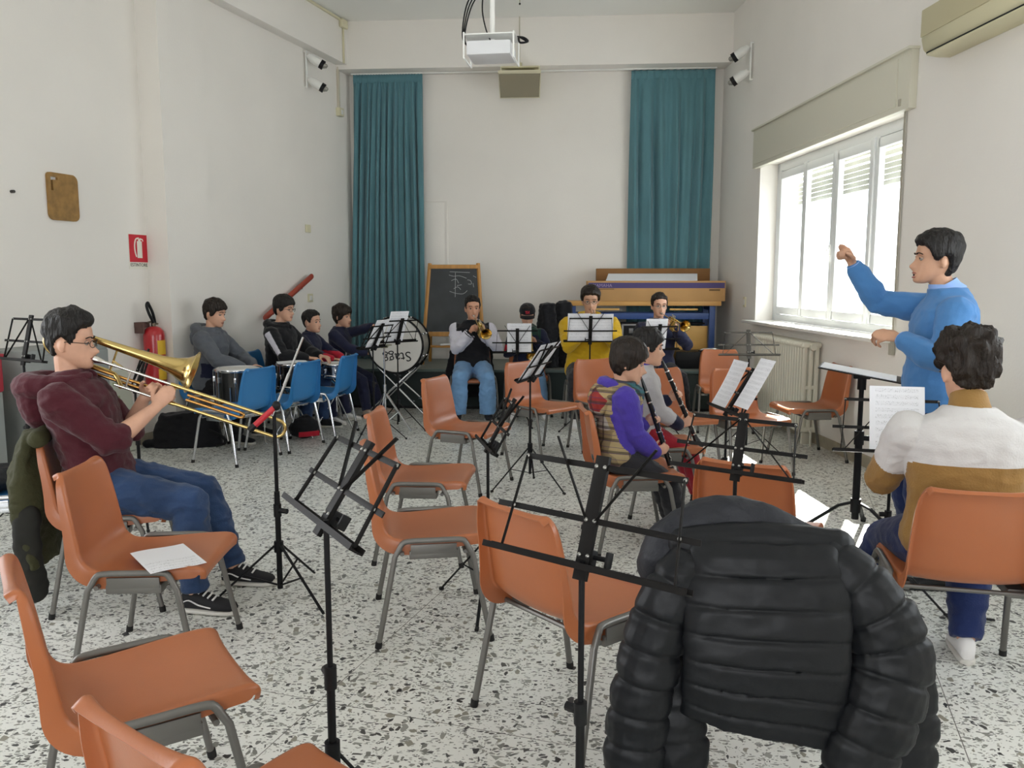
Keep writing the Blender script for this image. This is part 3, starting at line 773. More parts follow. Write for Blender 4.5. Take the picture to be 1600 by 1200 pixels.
# stage
M_deck = mat('stage_deck', '6C706A', .55, var=(5, .08)); M_sfront = mat('stage_front', '23302F', .6)
t = thing('stage_platform', 'low grey stage with a dark teal front along the rear wall', 'stage', M=BW.copy())
def cutx(y): return (-5.445+.3*(10.993+y)+.02, 3.19-.05*(10.993+y)-.02)
SY = -1.36
b = MB(); SF = [(-2.17, SY), (2.64, SY), (2.60, -.02), (-1.83, -.02)]
SF = [(-2.42, SY), (2.60, SY), (2.53, -.02), (-2.06, -.02)]
b.loft([[V((x, y, .03)) for x, y in SF], [V((x, y, .44)) for x, y in SF]]); b.build('front_panel', M_sfront, t)
b = MB(); b.loft([[V((x, y, .44)) for x, y in SF], [V((x, y, .465)) for x, y in SF]]); b.build('deck', M_deck, t)
b = MB(); b.box((.09, SY-.008, .452), (4.98, .02, .03), bevel=.003); b.build('edge_strip', mat('edge_strip', '5B6A66', .4, metal=.3), t)
b = MB(); b.loft([[V((x, y, .0)) for x, y in SF], [V((x, y, .03)) for x, y in SF]]); b.build('plinth', M_blk, t)

# easel chalkboard
M_pine = mat('easel_pine', 'B98542', .5, var=(10, .12, (3, 3, .4)))
def chalk():
    m = mat('chalkboard_slate', '3B3E40', .75, var=(5, .22))
    return m
t = thing('easel_chalkboard', 'wooden folding easel with a black chalkboard standing on the stage', 'chalkboard', M=frame((-.72, 10.42, .465), R(-3)))
H, W0, W1 = 1.245, .385, .30
def lp(s, k, back=0): return V((s*(W0+(W1-W0)*k), (-.17+.17*k) if not back else (.22-.22*k), k*H))
for s in (-1, 1):
    b = MB(); b.tube([lp(s, 0), lp(s, 1)], .024, 4, ry=.016, up=(0, 1, 0)); b.build('leg', M_pine, t)
    b = MB(); b.tube([lp(s*.9, 0, 1), lp(s*.9, .97, 1)], .020, 4, ry=.014, up=(0, 1, 0)); b.build('leg', M_pine, t)
for k, hh in ((.965, .05), (.30, .055)):
    p = lp(1, k); b = MB(); b.box((0, p.y-.004, p.z), (2*p.x, .026, hh), rot=(R(-7.8), 0, 0), bevel=.003); b.build('crosspiece', M_pine, t)
a0, a1 = lp(1, .325), lp(1, .945)
b = MB()
b.loft([[V((s*(a.x-.02), a.y+o, a.z)) for s, o in ((-1, -.006), (1, -.006), (1, .006), (-1, .006))] for a in (a0, a1)]); cb = b.build('slate', chalk(), t)
M_chalk = mat('chalk', 'B9BDBC', .9)
b = MB()
def cs(x, z): k = (z)/H; return V((x, -.17+.17*k-.0095, z))
for pts in ([(.02, 1.13), (.02, .83)], [(-.06, 1.10), (.0, 1.085), (.07, 1.09), (.16, 1.06)], [(-.05, .90), (.03, .875), (.12, .87), (.17, .91)], [(-.03, 1.03), (.03, 1.05), (.06, 1.0)], [(.04, .97), (.10, .98)], [(.17, 1.04), (.21, 1.03), (.22, .99), (.18, .99)], [(.24, 1.09), (.28, 1.07)], [(.0, .93), (.05, .955), (.09, .92)], [(.24, 1.0), (.25, .95)], [(-.05, 1.14), (.2, 1.13)]):
    b.tube([cs(*p) for p in catmull([(x, z, 0) for x, z in pts], 3) for p in [(p[0], p[1])]], .0028, 5, ry=.001, up=(0, 1, 0))
b.build('chalk_marks', M_chalk, cb)
p = lp(1, .18); b = MB(); b.box((0, p.y-.03, p.z), (2*p.x+.02, .12, .022), bevel=.003); b.build('tray', M_pine, t)
b = MB(); b.box((.02, 0, 0), (.19, .07, .016), rot=(0, R(-4), 0), bevel=.003); o = b.build('notepad', M_paper); o.matrix_world = t.matrix_basis @ Matrix.Translation((-.08, lp(1, .18).y-.04, lp(1, .18).z+.027)); tag(o, 'white papers lying on the tray of the easel', 'paper')

# workbench table with boxes
M_top = mat('bench_top', 'C89650', .45, var=(7, .08, (.3, 3, 3))); M_bf = mat('bench_blue', '2B4A86', .45); M_pan = mat('bench_panel', 'D9A95A', .5, var=(5, .07, (.4, 3, 3)))
t = thing('workbench', 'workbench with an orange wood top and blue steel frame on the stage', 'table', M=frame((1.60, 10.42, .465), R(-2.5)))
b = MB(); b.box((0, 0, .755), (1.89, .56, .055), bevel=.006); b.build('tabletop', M_top, t)
for s in (-1, 1):
    for f in (-1, 1):
        b = MB(); b.box((s*.845, f*.22, .364), (.07, .06, .726), bevel=.004); b.build('leg', M_bf, t)
b = MB(); b.box((0, -.20, .60), (1.62, .05, .075), bevel=.004); b.box((0, .22, .60), (1.62, .05, .075), bevel=.004)
for s in (-1, 1): b.box((s*.845, 0, .70), (.05, .40, .05), bevel=.004); b.box((s*.845, 0, .09), (.05, .40, .05), bevel=.004)
b.build('frame_rail', M_bf, t)
b = MB(); b.box((0, -.16, .26), (1.615, .02, .44), bevel=.003); b.build('front_panel', M_pan, t)
b = MB(); b.box((0, .10, .50), (1.6, .24, .02)); b.build('shelf', M_blk, t)
for xx in (-.45, .50):
    b = MB(); b.box((xx, -.235, .684), (.34, .03, .022), bevel=.002); b.build('drawer_lip', M_pan, t)
Tm = t.matrix_basis
M_card = mat('cardboard', 'B98F5C', .8, var=(4, .06)); M_card2 = mat('cardboard_dark', '8A6238', .8, var=(4, .08)); M_vio = mat('box_violet', '4A4070', .7)
def boxthing(name, label, M, s, m, extra=None):
    t = thing(name, label, 'box', M=M)
    b = MB(); b.box((0, 0, s[2]/2), s, bevel=.004); b.build('carton', m, t); return t
k = boxthing('keyboard_carton', 'long cardboard carton with a violet band reading YAMAHA on the workbench', Tm @ Matrix.Translation((.16, -.06, .7835)), (1.66, .42, .245), M_card)
b = MB(); b.box((0, -.2115, .19), (1.64, .002, .065)); b.build('violet_band', M_vio, k)
link('lettering', text_mesh('YAMAHA', .055, .0005, mat('band_print', '9C8AA8', .7), 'LEFT'), k, Matrix.Translation((-.76, -.2128, .187)) @ Matrix.Rotation(PI/2, 4, 'X'))
b = MB(); b.tube([(-.80, -.213, .187), (-.775, -.213, .187)], .02, 12, ry=.02); b.build('emblem', mat('band_print', '9C8AA8', .7), k)
b = MB(); b.box((.70, -.2125, .135), (.13, .001, .018)); b.build('model_print', mat('faded_print', '6A5132', .8), k)
b = MB(); b.box((-.63, -.2125, .145), (.24, .001, .008)); b.build('small_print', mat('faded_print', '6A5132', .8), k)
boxthing('long_carton', 'long darker brown carton behind the violet banded one', Tm @ Matrix.Translation((.17, .235, .7835)), (1.42, .15, .40), M_card2)
b = MB(); b.grid(lambda u, v: ((u-.5)*1.10+.05*v, -.215+.30*v, .255+.085*v), 8, 6); b.solid(.003)
o = b.build('white_poster', M_paper); o.matrix_world = Tm @ Matrix.Translation((.10, -.06, .7835-.006)); tag(o, 'large white sheet of paper lying on the violet banded carton', 'paper')
b = MB(); b.ball((0, 0, .012), (.07, .05, .012), 14); o = b.build('paper_plate', M_paper); o.matrix_world = Tm @ Matrix.Translation((-.45, -.16, .783)); tag(o, 'small white dish on the workbench top behind the yellow hoodie player', 'dish')

# projector on its ceiling pole
px = V((-.112, 4.75, 0))
t = thing('projector', 'white projector in a cage bracket hanging on a ceiling pole with black cables', 'projector', M=frame((-.112, 4.75, 2.72), R(-8)))
b = MB(); b.box((0, 0, .02), (.24, .22, .075), bevel=.012); b.build('body', mat('projector_white', 'D3D4D6', .45), t)
b = MB(); b.box((.0, -.02, .0), (.19, .17, .004)); b.build('underside_plate', mat('projector_grey', 'B8B8C2', .5), t)
b = MB(); b.tube([(.0, .03, .055), (.0, .03, 1.975)], .014, 12); b.build('pole', M_white, t)
b = MB()
for s in (-1, 1):
    b.tube([(s*.135, -.10, -.03), (s*.135, -.10, .10)], .005, 6); b.tube([(s*.135, .11, -.03), (s*.135, .11, .10)], .005, 6); b.tube([(s*.135, -.10, .10), (s*.135, .11, .10)], .005, 6); b.tube([(s*.135, -.10, -.03), (s*.135, .11, -.03)], .005, 6)
b.box((0, .02, .098), (.28, .2, .006)); b.build('cage', M_white, t)
b = MB()
for i, dx in enumerate((-.008, -.003, .004)):
    b.tube(catmull([(dx, .012, 1.96), (dx, .012, .62), (dx-.02, .01, .46), (-.05-.02*i, .0, .36), (-.11-.014*i, -.02, .25), (-.14-.006*i, -.05, .10), (-.12, -.07, .04), (-.06, -.10, .02)], 6), .0042, 6)
b.tube(catmull([(.0, .02, .45), (-.04, .0, .34), (-.05, 0, .24), (-.03, 0, .14), (0, 0, .07)], 5), .004, 6)
b.tube(catmull([(.02, .05, .11), (.10, .05, .11), (.17, .03, .10), (.20, .0, .07), (.16, -.02, .06), (.15, .02, .10), (.19, .03, .08)], 5), .006, 6)
b.build('cables', M_blk, t)
b = MB(); b.box((0, .02, .60), (.04, .05, .03), bevel=.004); b.build('cable_tie', M_white, t)
# speaker on the back wall, hung below the beam
t = thing('wall_speaker', 'grey beige loudspeaker hung below the rear beam at the centre', 'speaker', M=BW @ Matrix.Translation((.13, -.36, 3.9)))
T = Matrix.Rotation(R(14), 4, 'X')
b = MB(); b.loft([[T @ V((x*k, y, z)) for x, z in ((-.25, .12), (.25, .12), (.235, -.15), (-.235, -.15))] for y, k in ((-.02, .97), (-.16, 1.0), (-.18, .97))]); b.build('grille', mat('speaker_grille', '857D68', .7, bump=(300, .2)), t)
b = MB(); b.loft([[T @ V((x*k, y, z)) for x, z in ((-.255, .16), (.255, .16), (.24, -.16), (-.24, -.16))] for y, k in ((.10, .7), (-.02, 1.0), (-.14, 1.02))]); b.build('cabinet', M_cream, t)
b = MB(); b.box((0, .0, .19), (.46, .12, .02), bevel=.004)
for s in (-1, 1): b.box((s*.235, -.05, .16), (.016, .03, .07), bevel=.003)
b.tube([(0, .0, .19), (0, .0, .25)], .02, 8); b.build('bracket', M_cream, t)
t = thing('ceiling_wire', 'long thin pale wire hanging from the ceiling down to the rear loudspeaker', 'cable', M=BW @ Matrix.Translation((.12, -.37, 4.15)))
b = MB(); b.tube([(0, -.01, 0), (0, -.012, .535)], .008, 6); b.build('cable', mat('pale_cable', 'BDB7A6', .6), t)
t = thing('ceiling_wire', 'short pale wire with a dark tip dangling from the ceiling at the centre', 'cable', M=BW @ Matrix.Translation((.13, -1.9, 4.30)))
b = MB(); b.tube(catmull([(.09, 0, .06), (.085, 0, .12), (.04, 0, .25), (.0, 0, .389)], 4), .006, 6); b.build('cable', mat('pale_cable', 'BDB7A6', .6), t)
b = MB(); b.ball((.09, 0, .055), .011, 8); b.build('tip', M_blk, t)
# ================================================================ PEOPLE
M_eye = mat('eye_white', '938B85', .25); M_iris = mat('iris_brown', '2A1B12', .2); M_lip = mat('lips', 'A4655A', .55)
M_lens2 = M_glass
def skin(name, c): return mat(name, c, .5, var=(22, .06), bump=(120, .05))
SK1 = skin('skin_fair', 'D2A288'); SK2 = skin('skin_tan', 'C19478'); SK3 = skin('skin_olive', 'C79377')
def hairm(name, c): return mat(name, c, .5, bump=(60, .9, (1, 1, .25)), var=(40, .35, (1, 1, .2)), spec=.35)
H_blk = hairm('hair_black', '15110F'); H_brn = hairm('hair_dark_brown', '21170F')

HZ = [(-.119, .012, .072, .050), (-.117, .024, .080, .036), (-.108, .035, .089, .012), (-.093, .047, .091, -.02), (-.073, .057, .089, -.05), (-.048, .064, .087, -.075), (-.02, .069, .085, -.092),
      (.005, .072, .084, -.098), (.03, .0745, .088, -.102), (.06, .073, .085, -.10), (.085, .064, .070, -.09), (.105, .047, .046, -.068), (.117, .026, .018, -.042), (.1205, .008, -.004, -.02)]
def head_prof(z):
    if z <= HZ[0][0]: return HZ[0][1:]
    for i in range(len(HZ)-1):
        a, b = HZ[i], HZ[i+1]
        if a[0] <= z <= b[0]:
            t = (z-a[0])/(b[0]-a[0]); return tuple(a[k]*(1-t)+b[k]*t for k in (1, 2, 3))
    return HZ[-1][1:]
G = lambda d, s: math.exp(-(d/s)**2)
def head_pt(z, phi):
    """phi 0 = front (+Y), 90 = right (+X)"""
    w, f, b = head_prof(z); c, s = math.cos(phi), math.sin(phi)
    e = .86
    cx = math.copysign(abs(s)**e, s); cy = math.copysign(abs(c)**e, c)
    p = V((w*cx, (f+b)/2+(f-b)/2*cy, z))
    if c > 0:
        x = p.x
        k = 0
        k += .034*G(x, .0135)*G(z+.040, .017)+.013*G(x, .0085)*G(z+.012, .022)
        k += .004*G(abs(x)-.013, .007)*G(z+.044, .008)
        k -= .0115*G(abs(x)-.031, .017)*G(z-.002, .013)
        k += .005*G(abs(x)-.026, .024)*G(z-.024, .009)
        k += .007*G(x, .022)*(G(z+.066, .006)+G(z+.079, .006))-.002*G(x, .024)*G(z+.0725, .0025)
        k += .006*G(x, .018)*G(z+.105, .012)
        k += .004*G(abs(x)-.045, .018)*G(z+.03, .018)
        p.y += k*c
    return p
def head_loft(mb, T, off=None, nz=44, na=44):
    zs = [-.119+.2395*(.5-.5*math.cos(PI*i/nz)) for i in range(nz+1)]
    rings = []
    for z in zs:
        r = []
        for j in range(na):
            ph = 2*PI*j/na; p = head_pt(z, ph)
            if off:
                c = V((0, -.008, .02)); d = (p-c).normalized(); p = p+d*off(z, ph)
            r.append(T @ p)
        rings.append(r)
    mb.loft(rings)
def sstep(a, b, x): t = max(0, min(1, (x-a)/(b-a))); return t*t*(3-2*t)
HAIR = {   # hairline height around the head by angle from the front, and thickness
 'short': ([(0, .072), (45, .062), (62, .045), (74, -.015), (84, -.01), (96, .022), (112, .0), (130, -.06), (180, -.075)], .012, .026),
 'quiff': ([(0, .070), (45, .064), (60, .05), (70, .0), (80, -.02), (95, .022), (110, .0), (130, -.06), (180, -.075)], .008, .040),
 'fringe': ([(0, .042), (30, .036), (55, .02), (70, -.02), (85, -.03), (100, .0), (112, -.03), (130, -.07), (180, -.08)], .018, .026),
 'bowl': ([(0, .034), (35, .026), (55, .0), (70, -.03), (90, -.045), (110, -.06), (130, -.085), (180, -.095)], .022, .030),
 'curly': ([(0, .07), (50, .055), (66, .0), (85, .0), (98, .022), (115, .0), (135, -.055), (180, -.07)], .026, .050),
 'full': ([(0, .064), (40, .058), (58, .04), (72, -.005), (84, -.012), (97, .012), (112, -.02), (130, -.075), (180, -.085)], .026, .040),
}
def hair_mesh(style, T, m, seed, long=0.0):
    line, t0, t1 = HAIR[style]
    def hl(ph):
        a = math.degrees(ph) % 360; a = a if a <= 180 else 360-a
        for (a0, z0), (a1, z1) in zip(line, line[1:]):
            if a0 <= a <= a1: return z0+(z1-z0)*(a-a0)/(a1-a0)
        return line[-1][1]
    o3 = V((seed*2.3, seed, seed*.7))
    fq = 26 if style == 'curly' else 20
    def off(z, ph):
        k = sstep(-.006, .012, z-hl(ph)-.006*noise.noise(V((ph*5, seed, 0))))
        th = t0+(t1-t0)*sstep(.0, .11, z)
        if style == 'quiff': th += .018*sstep(.06, .11, z)*max(0, math.cos(ph))
        if style == 'curly': th += .014*sstep(.04, .1, z)
        p = head_pt(z, ph)
        amp = .026 if style == 'curly' else .007
        n = noise.noise(p*fq*1.4+o3)*amp+noise.noise(V((p.x*fq*4, p.y*fq*4, p.z*fq))+o3)*amp*.6
        return -.014*(1-k)+k*(th*.75+n)
    mb = MB(); head_loft(mb, T, off, 52, 64)
    return mb.mesh('hair', m, sharp=0)

def ik(a, c, l1, l2, hint):
    a, c = V(a), V(c); d = c-a; L = min(d.length, (l1+l2)*.998); d.normalize()
    x = (l1*l1-l2*l2+L*L)/(2*L); h = math.sqrt(max(0, l1*l1-x*x))
    n = V(hint)-d*V(hint).dot(d); n.normalize()
    return a+d*x+n*h, a+d*L
def hand(mb, w, d, n, right, k, curl=40, spread=1.0, thumb=1.0, fr=1.0):
    d = V(d).normalized(); n = V(n); n = (n-d*n.dot(d)).normalized()
    t = d.cross(n)*(1 if right else -1)
    P = lambda a, b, c: w+(d*a+t*b+n*c)*k
    mb.tube([P(-.02, 0, 0), P(.01, .0, 0), P(.05, .003, -.002), P(.082, .002, -.004), P(.092, .0, -.003)], [.023*k, .027*k, .038*k, .040*k, .034*k], 14, ry=[.019*k, .017*k, .0145*k, .0125*k, .008*k], up=n, round_caps=True)
    for i, (b, ln, a0) in enumerate(((.030, .074, .086), (.010, .082, .091), (-.011, .077, .088), (-.031, .060, .080))):
        c = curl[i] if isinstance(curl, (list, tuple)) else curl*(1+.08*i)
        p = P(a0-.012, b, -.003); dd = (d+t*(b*2.2*spread)).normalized(); nn = (n-dd*n.dot(dd)).normalized()
        pts = [p]; ang = 0
        for f, share in ((.46, .75), (.31, 1.15), (.23, .7)):
            ang += R(c*share); p = p+(dd*math.cos(ang)+nn*math.sin(ang))*ln*f*k*1.12; pts.append(p)
        r = .0088*k*fr
        mb.tube([pts[0], pts[1], pts[1].lerp(pts[2], .5), pts[2], pts[3]], [r*1.05, r*1.02, r*.93, r*.95, r*.78], 10, round_caps=True)
    b0 = P(.018, .022, .004); b1 = b0+(d*.55+t*.75+n*.30*thumb).normalized()*.036*k; b2 = b1+(d*.8+t*.35+n*.45*thumb).normalized()*.032*k; b3 = b2+(d*.85+t*.02+n*.55*thumb).normalized()*.026*k
    mb.tube([b0, b1, b2, b3], [.0145*k, .0122*k, .0105*k, .0085*k], 10, round_caps=True)

def lerp_list(a, b, n): return [V(a).lerp(V(b), i/n) for i in range(n+1)]
TOR = [(-.10, .095, .085, .0), (-.06, .150, .112, .0), (-.01, .172, .120, -.005), (.06, .168, .112, -.005), (.15, .150, .100, .0), (.25, .153, .103, .004), (.34, .168, .112, .008), (.42, .180, .112, .004), (.475, .176, .098, -.004), (.515, .130, .076, -.012), (.545, .075, .062, -.012), (.57, .055, .056, -.006)]

def person(label, loc, head, k=1.0, seat=.445, lean=0.0, hyaw=0, hpitch=0, hroll=0, inst=None, arms=None, feet=None, knee=(None, None), skinm=SK1,
           hair='short', hairm=H_blk, outfit=None, vox=.007, build=1.0, hk=None, twist=0.0, glasses=None, seed=1, standing=False, hlong=0, sleeve=.93, headfwd=.035, brow=True, elbow=None, belly=0.0, mouth_open=False):
    """local frame: +Y is where the person faces, +X their right"""
    rz = R(head-90); MT = frame(loc, rz)
    t = thing('person', label, 'person', M=MT)
    hk = hk or (k*.5+.5)
    zh = (.90*k if standing else seat+.092*k)
    Hp = V((0, 0, zh)); LQ = Matrix.Rotation(-R(lean), 3, 'X')
    U = LQ @ V((0, 0, 1)); F = LQ @ V((0, 1, 0)); X = V((1, 0, 0))
    tw = lambda s: Matrix.Rotation(R(twist*s), 3, 'Z')
    def tp(h, x=0, y=0):
        s = max(0, min(1, h/.45)); return Hp + U*(h*k) + tw(s) @ (X*x*k*build) + tw(s) @ (F*y*k)
    nb = tp(.55); hc = nb + (U*.105+V((0, 0, .055)))*k*1.0 + V((0, headfwd*k, 0))
    HT = Matrix.Translation(hc) @ (Matrix.Rotation(R(-hyaw), 4, 'Z') @ Matrix.Rotation(R(-hpitch), 4, 'X') @ Matrix.Rotation(R(hroll), 4, 'Y')) @ Matrix.Scale(hk, 4)
    mouth = HT @ V((0, .096, -.0725))
    IM = None
    if inst is not None:   # frame of the instrument: y along it from the mouth
        IM = Matrix.Translation(mouth) @ Matrix.Rotation(R(-inst[0]), 4, 'Z') @ Matrix.Rotation(R(-inst[1]), 4, 'X') @ Matrix.Rotation(R(inst[2] if len(inst) > 2 else 0), 4, 'Y')
    # ---- limbs
    sh = {s: tp(.455, s*.178, -.005) for s in (1, -1)}
    A = {}
    for s in (1, -1):
        a = arms[0 if s > 0 else 1]
        fr_ = a.get('f', 'L')
        if fr_ == 'I': p = IM @ V(a['p']); d = IM.to_3x3() @ V(a['d']); n = IM.to_3x3() @ V(a['n'])
        else: p = V(a['p']); d = V(a['d']); n = V(a['n'])
        el, w = ik(sh[s], p, .285*k, .250*k, a.get('e', (s*.6, -.25, -1)))
        A[s] = (el, w, d, n, a)
    L = {}
    hipj = {s: tp(.0, s*.088, 0) for s in (1, -1)}
    for i, s in enumerate((1, -1)):
        f = feet[i] if feet else (s*.13, .42, 0)
        ank = V((f[0], f[1], .085*k+(f[2] if len(f) > 2 else 0)))
        kn, an = ik(hipj[s], ank, .43*k, .415*k, knee[i] or ((s*.12, 1, .3) if not standing else (0, 1, 0)))
        fd = V((f[3], f[4], 0)) if len(f) > 4 else V((s*.15, 1, 0))
        L[s] = (kn, an, fd.normalized())
    def torso(mb, h0, h1, o, bulge=0.0):
        rings = []
        hs = [h for h in [-.10+i*.0335 for i in range(21)] if h0-.001 <= h <= h1+.001]
        if hs[0] > h0+.005: hs = [h0]+hs
        if hs[-1] < h1-.005: hs.append(h1)
        for h in hs:
            for (a, b) in zip(TOR, TOR[1:]):
                if a[0] <= h <= b[0]+1e-6: q = (h-a[0])/(b[0]-a[0]); v = [a[i]*(1-q)+b[i]*q for i in range(4)]
            rx, ry_, cy = v[1]*build+o, v[2]*(.6+.4*build)+o, v[3]
            fb = belly*G(h-.13, .13)
            ring = []
            for j in range(26):
                an = 2*PI*j/26; cx, sy = math.cos(an), math.sin(an)
                ring.append(tp(h, rx/build*math.copysign(abs(cx)**.88, cx), cy+(ry_+(fb if sy > 0 else fb*.25))*math.copysign(abs(sy)**.88, sy)))
            rings.append(ring)
        mb.loft(rings)
    def arm(mb, s, o, end=1.0, shoulder=True):
        el, w, d, n, a = A[s]; b = build**.6
        u0 = sh[s]
        up = lerp_list(u0, el, 3); r = [.056*k*b+o, .050*k*b+o, .044*k*b+o, .041*k*b+o]
        if end > .5:
            q = (end-.5)*2; lo = [el.lerp(w, q*j/3) for j in (1, 2, 3)]
            rr = [.042, .036, .0265]; r2 = [max(.0265, .042-.0175*(max(0, q*j/3-.3)/.7))*k*(b if j < 3 else 1)+o for j in (1, 2, 3)]
            pts, rad = up+lo, r+r2
        else: pts, rad = [u0, u0.lerp(el, end), u0.lerp(el, end*2)], [r[0], r[1], r[2]]
        mb.tube(pts, rad, 16, round_caps=True)
        if shoulder: mb.ball(sh[s]+U*-.005*k, .062*k*b+o*.8, 14)
    def leg(mb, s, o, flare=0.0, end=1.0):
        kn, an, fd = L[s]; b = build**.7
        mb.tube([hipj[s]]+[hipj[s].lerp(kn, j/4) for j in (1, 2, 3)]+[kn], [.090*k*b+o, .088*k*b+o, .078*k*b+o, .066*k*b+o, .058*k*b+o], 18, round_caps=True)
        ae = kn.lerp(an, end)
        mb.tube([kn, kn.lerp(ae, .15), kn.lerp(ae, .35), kn.lerp(ae, .7), ae], [.057*k*b+o, .056*k*b+o, .057*k*b+o+flare*.3, .043*k*b+o+flare*.7, .036*k+o+flare], 18, round_caps=end >= 1)
    # ---- body, one continuous skin
    mb = MB()
    torso(mb, -.10, .57, 0)
    nk = hc-HT.to_3x3() @ V((0, .018, .075))
    mb.tube([tp(.50, 0, -.012), nb, nk, nk.lerp(hc, .5)], [.062*k, .054*k, .051*hk, .05*hk], 16)
    head_loft(mb, HT)
    for s in (1, -1):
        E = HT @ Matrix.Translation((s*.0735, -.012, -.012)) @ Matrix.Rotation(R(s*-22), 4, 'Z') @ Matrix.Rotation(R(-8), 4, 'X')
        mb.ball(E @ V((s*.006, -.004, 0)), (.008*hk, .019*hk, .031*hk), 12, rot=E.to_3x3().normalized())
        mb.ball(E @ V((s*.004, .002, -.022)), (.008*hk, .011*hk, .012*hk), 10)
        arm(mb, s, 0, 1.0, False)
        el, w, d, n, a = A[s]
        hand(mb, w, d, n, s > 0, k, a.get('curl', 45), fr=1.0 if vox < .006 else 1.12, thumb=a.get('th', 1))
        leg(mb, s, 0)
        kn, an, fd = L[s]
        mb.tube([an, an+fd*.03*k+V((0, 0, -.03*k)), an+fd*.12*k+V((0, 0, -.05*k))], [.036*k, .036*k, .03*k], 12, round_caps=True)
    body = link('body', remeshed(mb, vox, 3, fac=.4), t); body.data.materials.append(skinm)
    # ---- face details
    for s in (1, -1):
        E = MB(); c = V((s*.031, .0700, .001)); E.ball(c, .0125, 16)
        fs = [f for f in E.bm.faces]
        ey = V((0, 1, -.05)).normalized()
        for f in fs: f.material_index = 1 if (f.calc_center_median()-c).normalized().dot(ey) > .80 else 0
        E.xf(HT); E.build('eye', [M_eye, M_iris], t)
        E = MB(); pts = [(s*.014, .0905, .021), (s*.026, .0905, .0265), (s*.038, .0845, .0265), (s*.049, .0735, .020)]
        E.tube([HT @ V(p) for p in catmull(pts, 3)], .0042*hk, 6, ry=.0025*hk); E.build('eyebrow', hairm, t)
        E = MB(); E.tube([HT @ V(p) for p in catmull([(s*.018, .0755, .003), (s*.031, .0825, .0105), (s*.045, .0715, .003)], 4)], .0036*hk, 6); E.build('eyelid', skinm, t)
    E = MB()
    mo = .012 if mouth_open else 0
    E.tube([HT @ V(p) for p in catmull([(-.024, .079, -.0725), (-.012, .0935, -.0685), (0, .0965, -.070), (.012, .0935, -.0685), (.024, .079, -.0725)], 3)], .0042*hk, 6, ry=.003*hk)
    E.tube([HT @ V((p[0], p[1], p[2]-mo)) for p in catmull([(-.022, .079, -.0735), (-.010, .093, -.078), (0, .0955, -.079), (.010, .093, -.078), (.022, .079, -.0735)], 3)], .0046*hk, 6, ry=.0035*hk)
    E.build('lips', M_lip, t)
    if mouth_open:
        E = MB(); E.ball(HT @ V((0, .088, -.079)), (.016*hk, .008*hk, .009*hk), 10); E.build('open_mouth', mat('mouth_dark', '3A1512', .6), t)
    if hair: link('hair', hair_mesh(hair, HT, hairm, seed), t)
    if glasses:
        E = MB()
        for s in (1, -1):
            c = V((s*.032, .104, -.003)); rr = [(c+V((.023*math.cos(q)*1.0, -abs(s*.0)-.012*(abs(c.x+.023*math.cos(q))/.055)**2, .0165*math.sin(q)))) for q in [2*PI*i/20 for i in range(21)]]
            E.tube([HT @ p for p in rr], .0016*hk, 6, caps=False)
            E.tube([HT @ V(p) for p in ((s*.055, .092, .0), (s*.076, .06, .002), (s*.083, .0, .004), (s*.084, -.018, -.006))], .0018*hk, 6)
        E.tube([HT @ V(p) for p in ((-.010, .104, .0), (0, .107, .003), (.010, .104, .0))], .0016*hk, 6)
        g = E.build('glasses', glasses, t)
        for s in (1, -1):
            E = MB(); E.ball(HT @ V((s*.032, .1005, -.003)), (.021*hk, .001, .0155*hk), 12, rot=HT.to_3x3().normalized()); E.build('lens', M_glass, g)
    # ---- clothes
    o = outfit; wr = o.get('wr', .006)
    mb = MB()
    torso(mb, -.02, .03, o.get('po', .016))
    torso(mb, -.10, .03, o.get('po', .016))
    for s in (1, -1): leg(mb, s, o.get('po', .016), o.get('flare', .006), .97)
    me = remeshed(mb, vox*1.05, 4, wr, 10, seed+3)
    pm = o['pants'] if isinstance(o['pants'], (list, tuple)) else [o['pants']]
    for m in pm: me.materials.append(m)
    link('trousers', me, t)
    to = o.get('to', .018); hem = o.get('hem', -.045)
    mb = MB(); torso(mb, hem, .568, to); 
    for s in (1, -1): arm(mb, s, o.get('ao', to*.8), sleeve)
    me = remeshed(mb, vox*1.05, 4, wr, 9, seed)
    tm = o['top'] if isinstance(o['top'], (list, tuple)) else [o['top']]
    for m in tm: me.materials.append(m)
    if 'cls' in o:
        bv_ = [0]
        def bone(p):
            best = (9, 0, 0)
            for s in (1, -1):
                el, w = A[s][0], A[s][1]
                for ai, (a, b) in enumerate(((sh[s], el), (el, w))):
                    ab = b-a; q = max(0, min(1, (p-a).dot(ab)/ab.length_squared)); dd = (p-(a+ab*q)).length
                    
                    if dd < best[0]: best = (dd, s, ai+q); vv = p-(a+ab*q); bv_[0] = vv.dot(X)*s/max(1e-6, vv.length)
            return best
        for pl in me.polygons:
            c = pl.center; d_, s_, q_ = bone(c); loc_ = (c-Hp); h_ = loc_.dot(U)/k; x_ = loc_.dot(tw(.7) @ X)/k
            isarm = d_ < .075*k+to and (q_ > .30 or abs(x_) > .165*build+to*.4)
            globals()['OV'] = bv_[0]
            pl.material_index = o['cls'](h_, x_, loc_.dot(F)/k, isarm, q_, s_)
    top = link(o.get('topname', 'sweater'), me, t)
    if o.get('collar'):
        cm, ch, cr = o['collar']
        mb = MB(); c0 = tp(.536, 0, -.012); c1 = nb.lerp(nk, .15)+ (nk-nb).normalized()*ch*k
        mb.tube([c0, c0.lerp(c1, .5), c1, c1], [cr*1.28*k, cr*1.12*k, cr*k, cr*.9*k], 20, ry=[cr*1.25*k, cr*1.04*k, cr*.96*k, cr*.86*k]); mb.build('collar', cm, top)
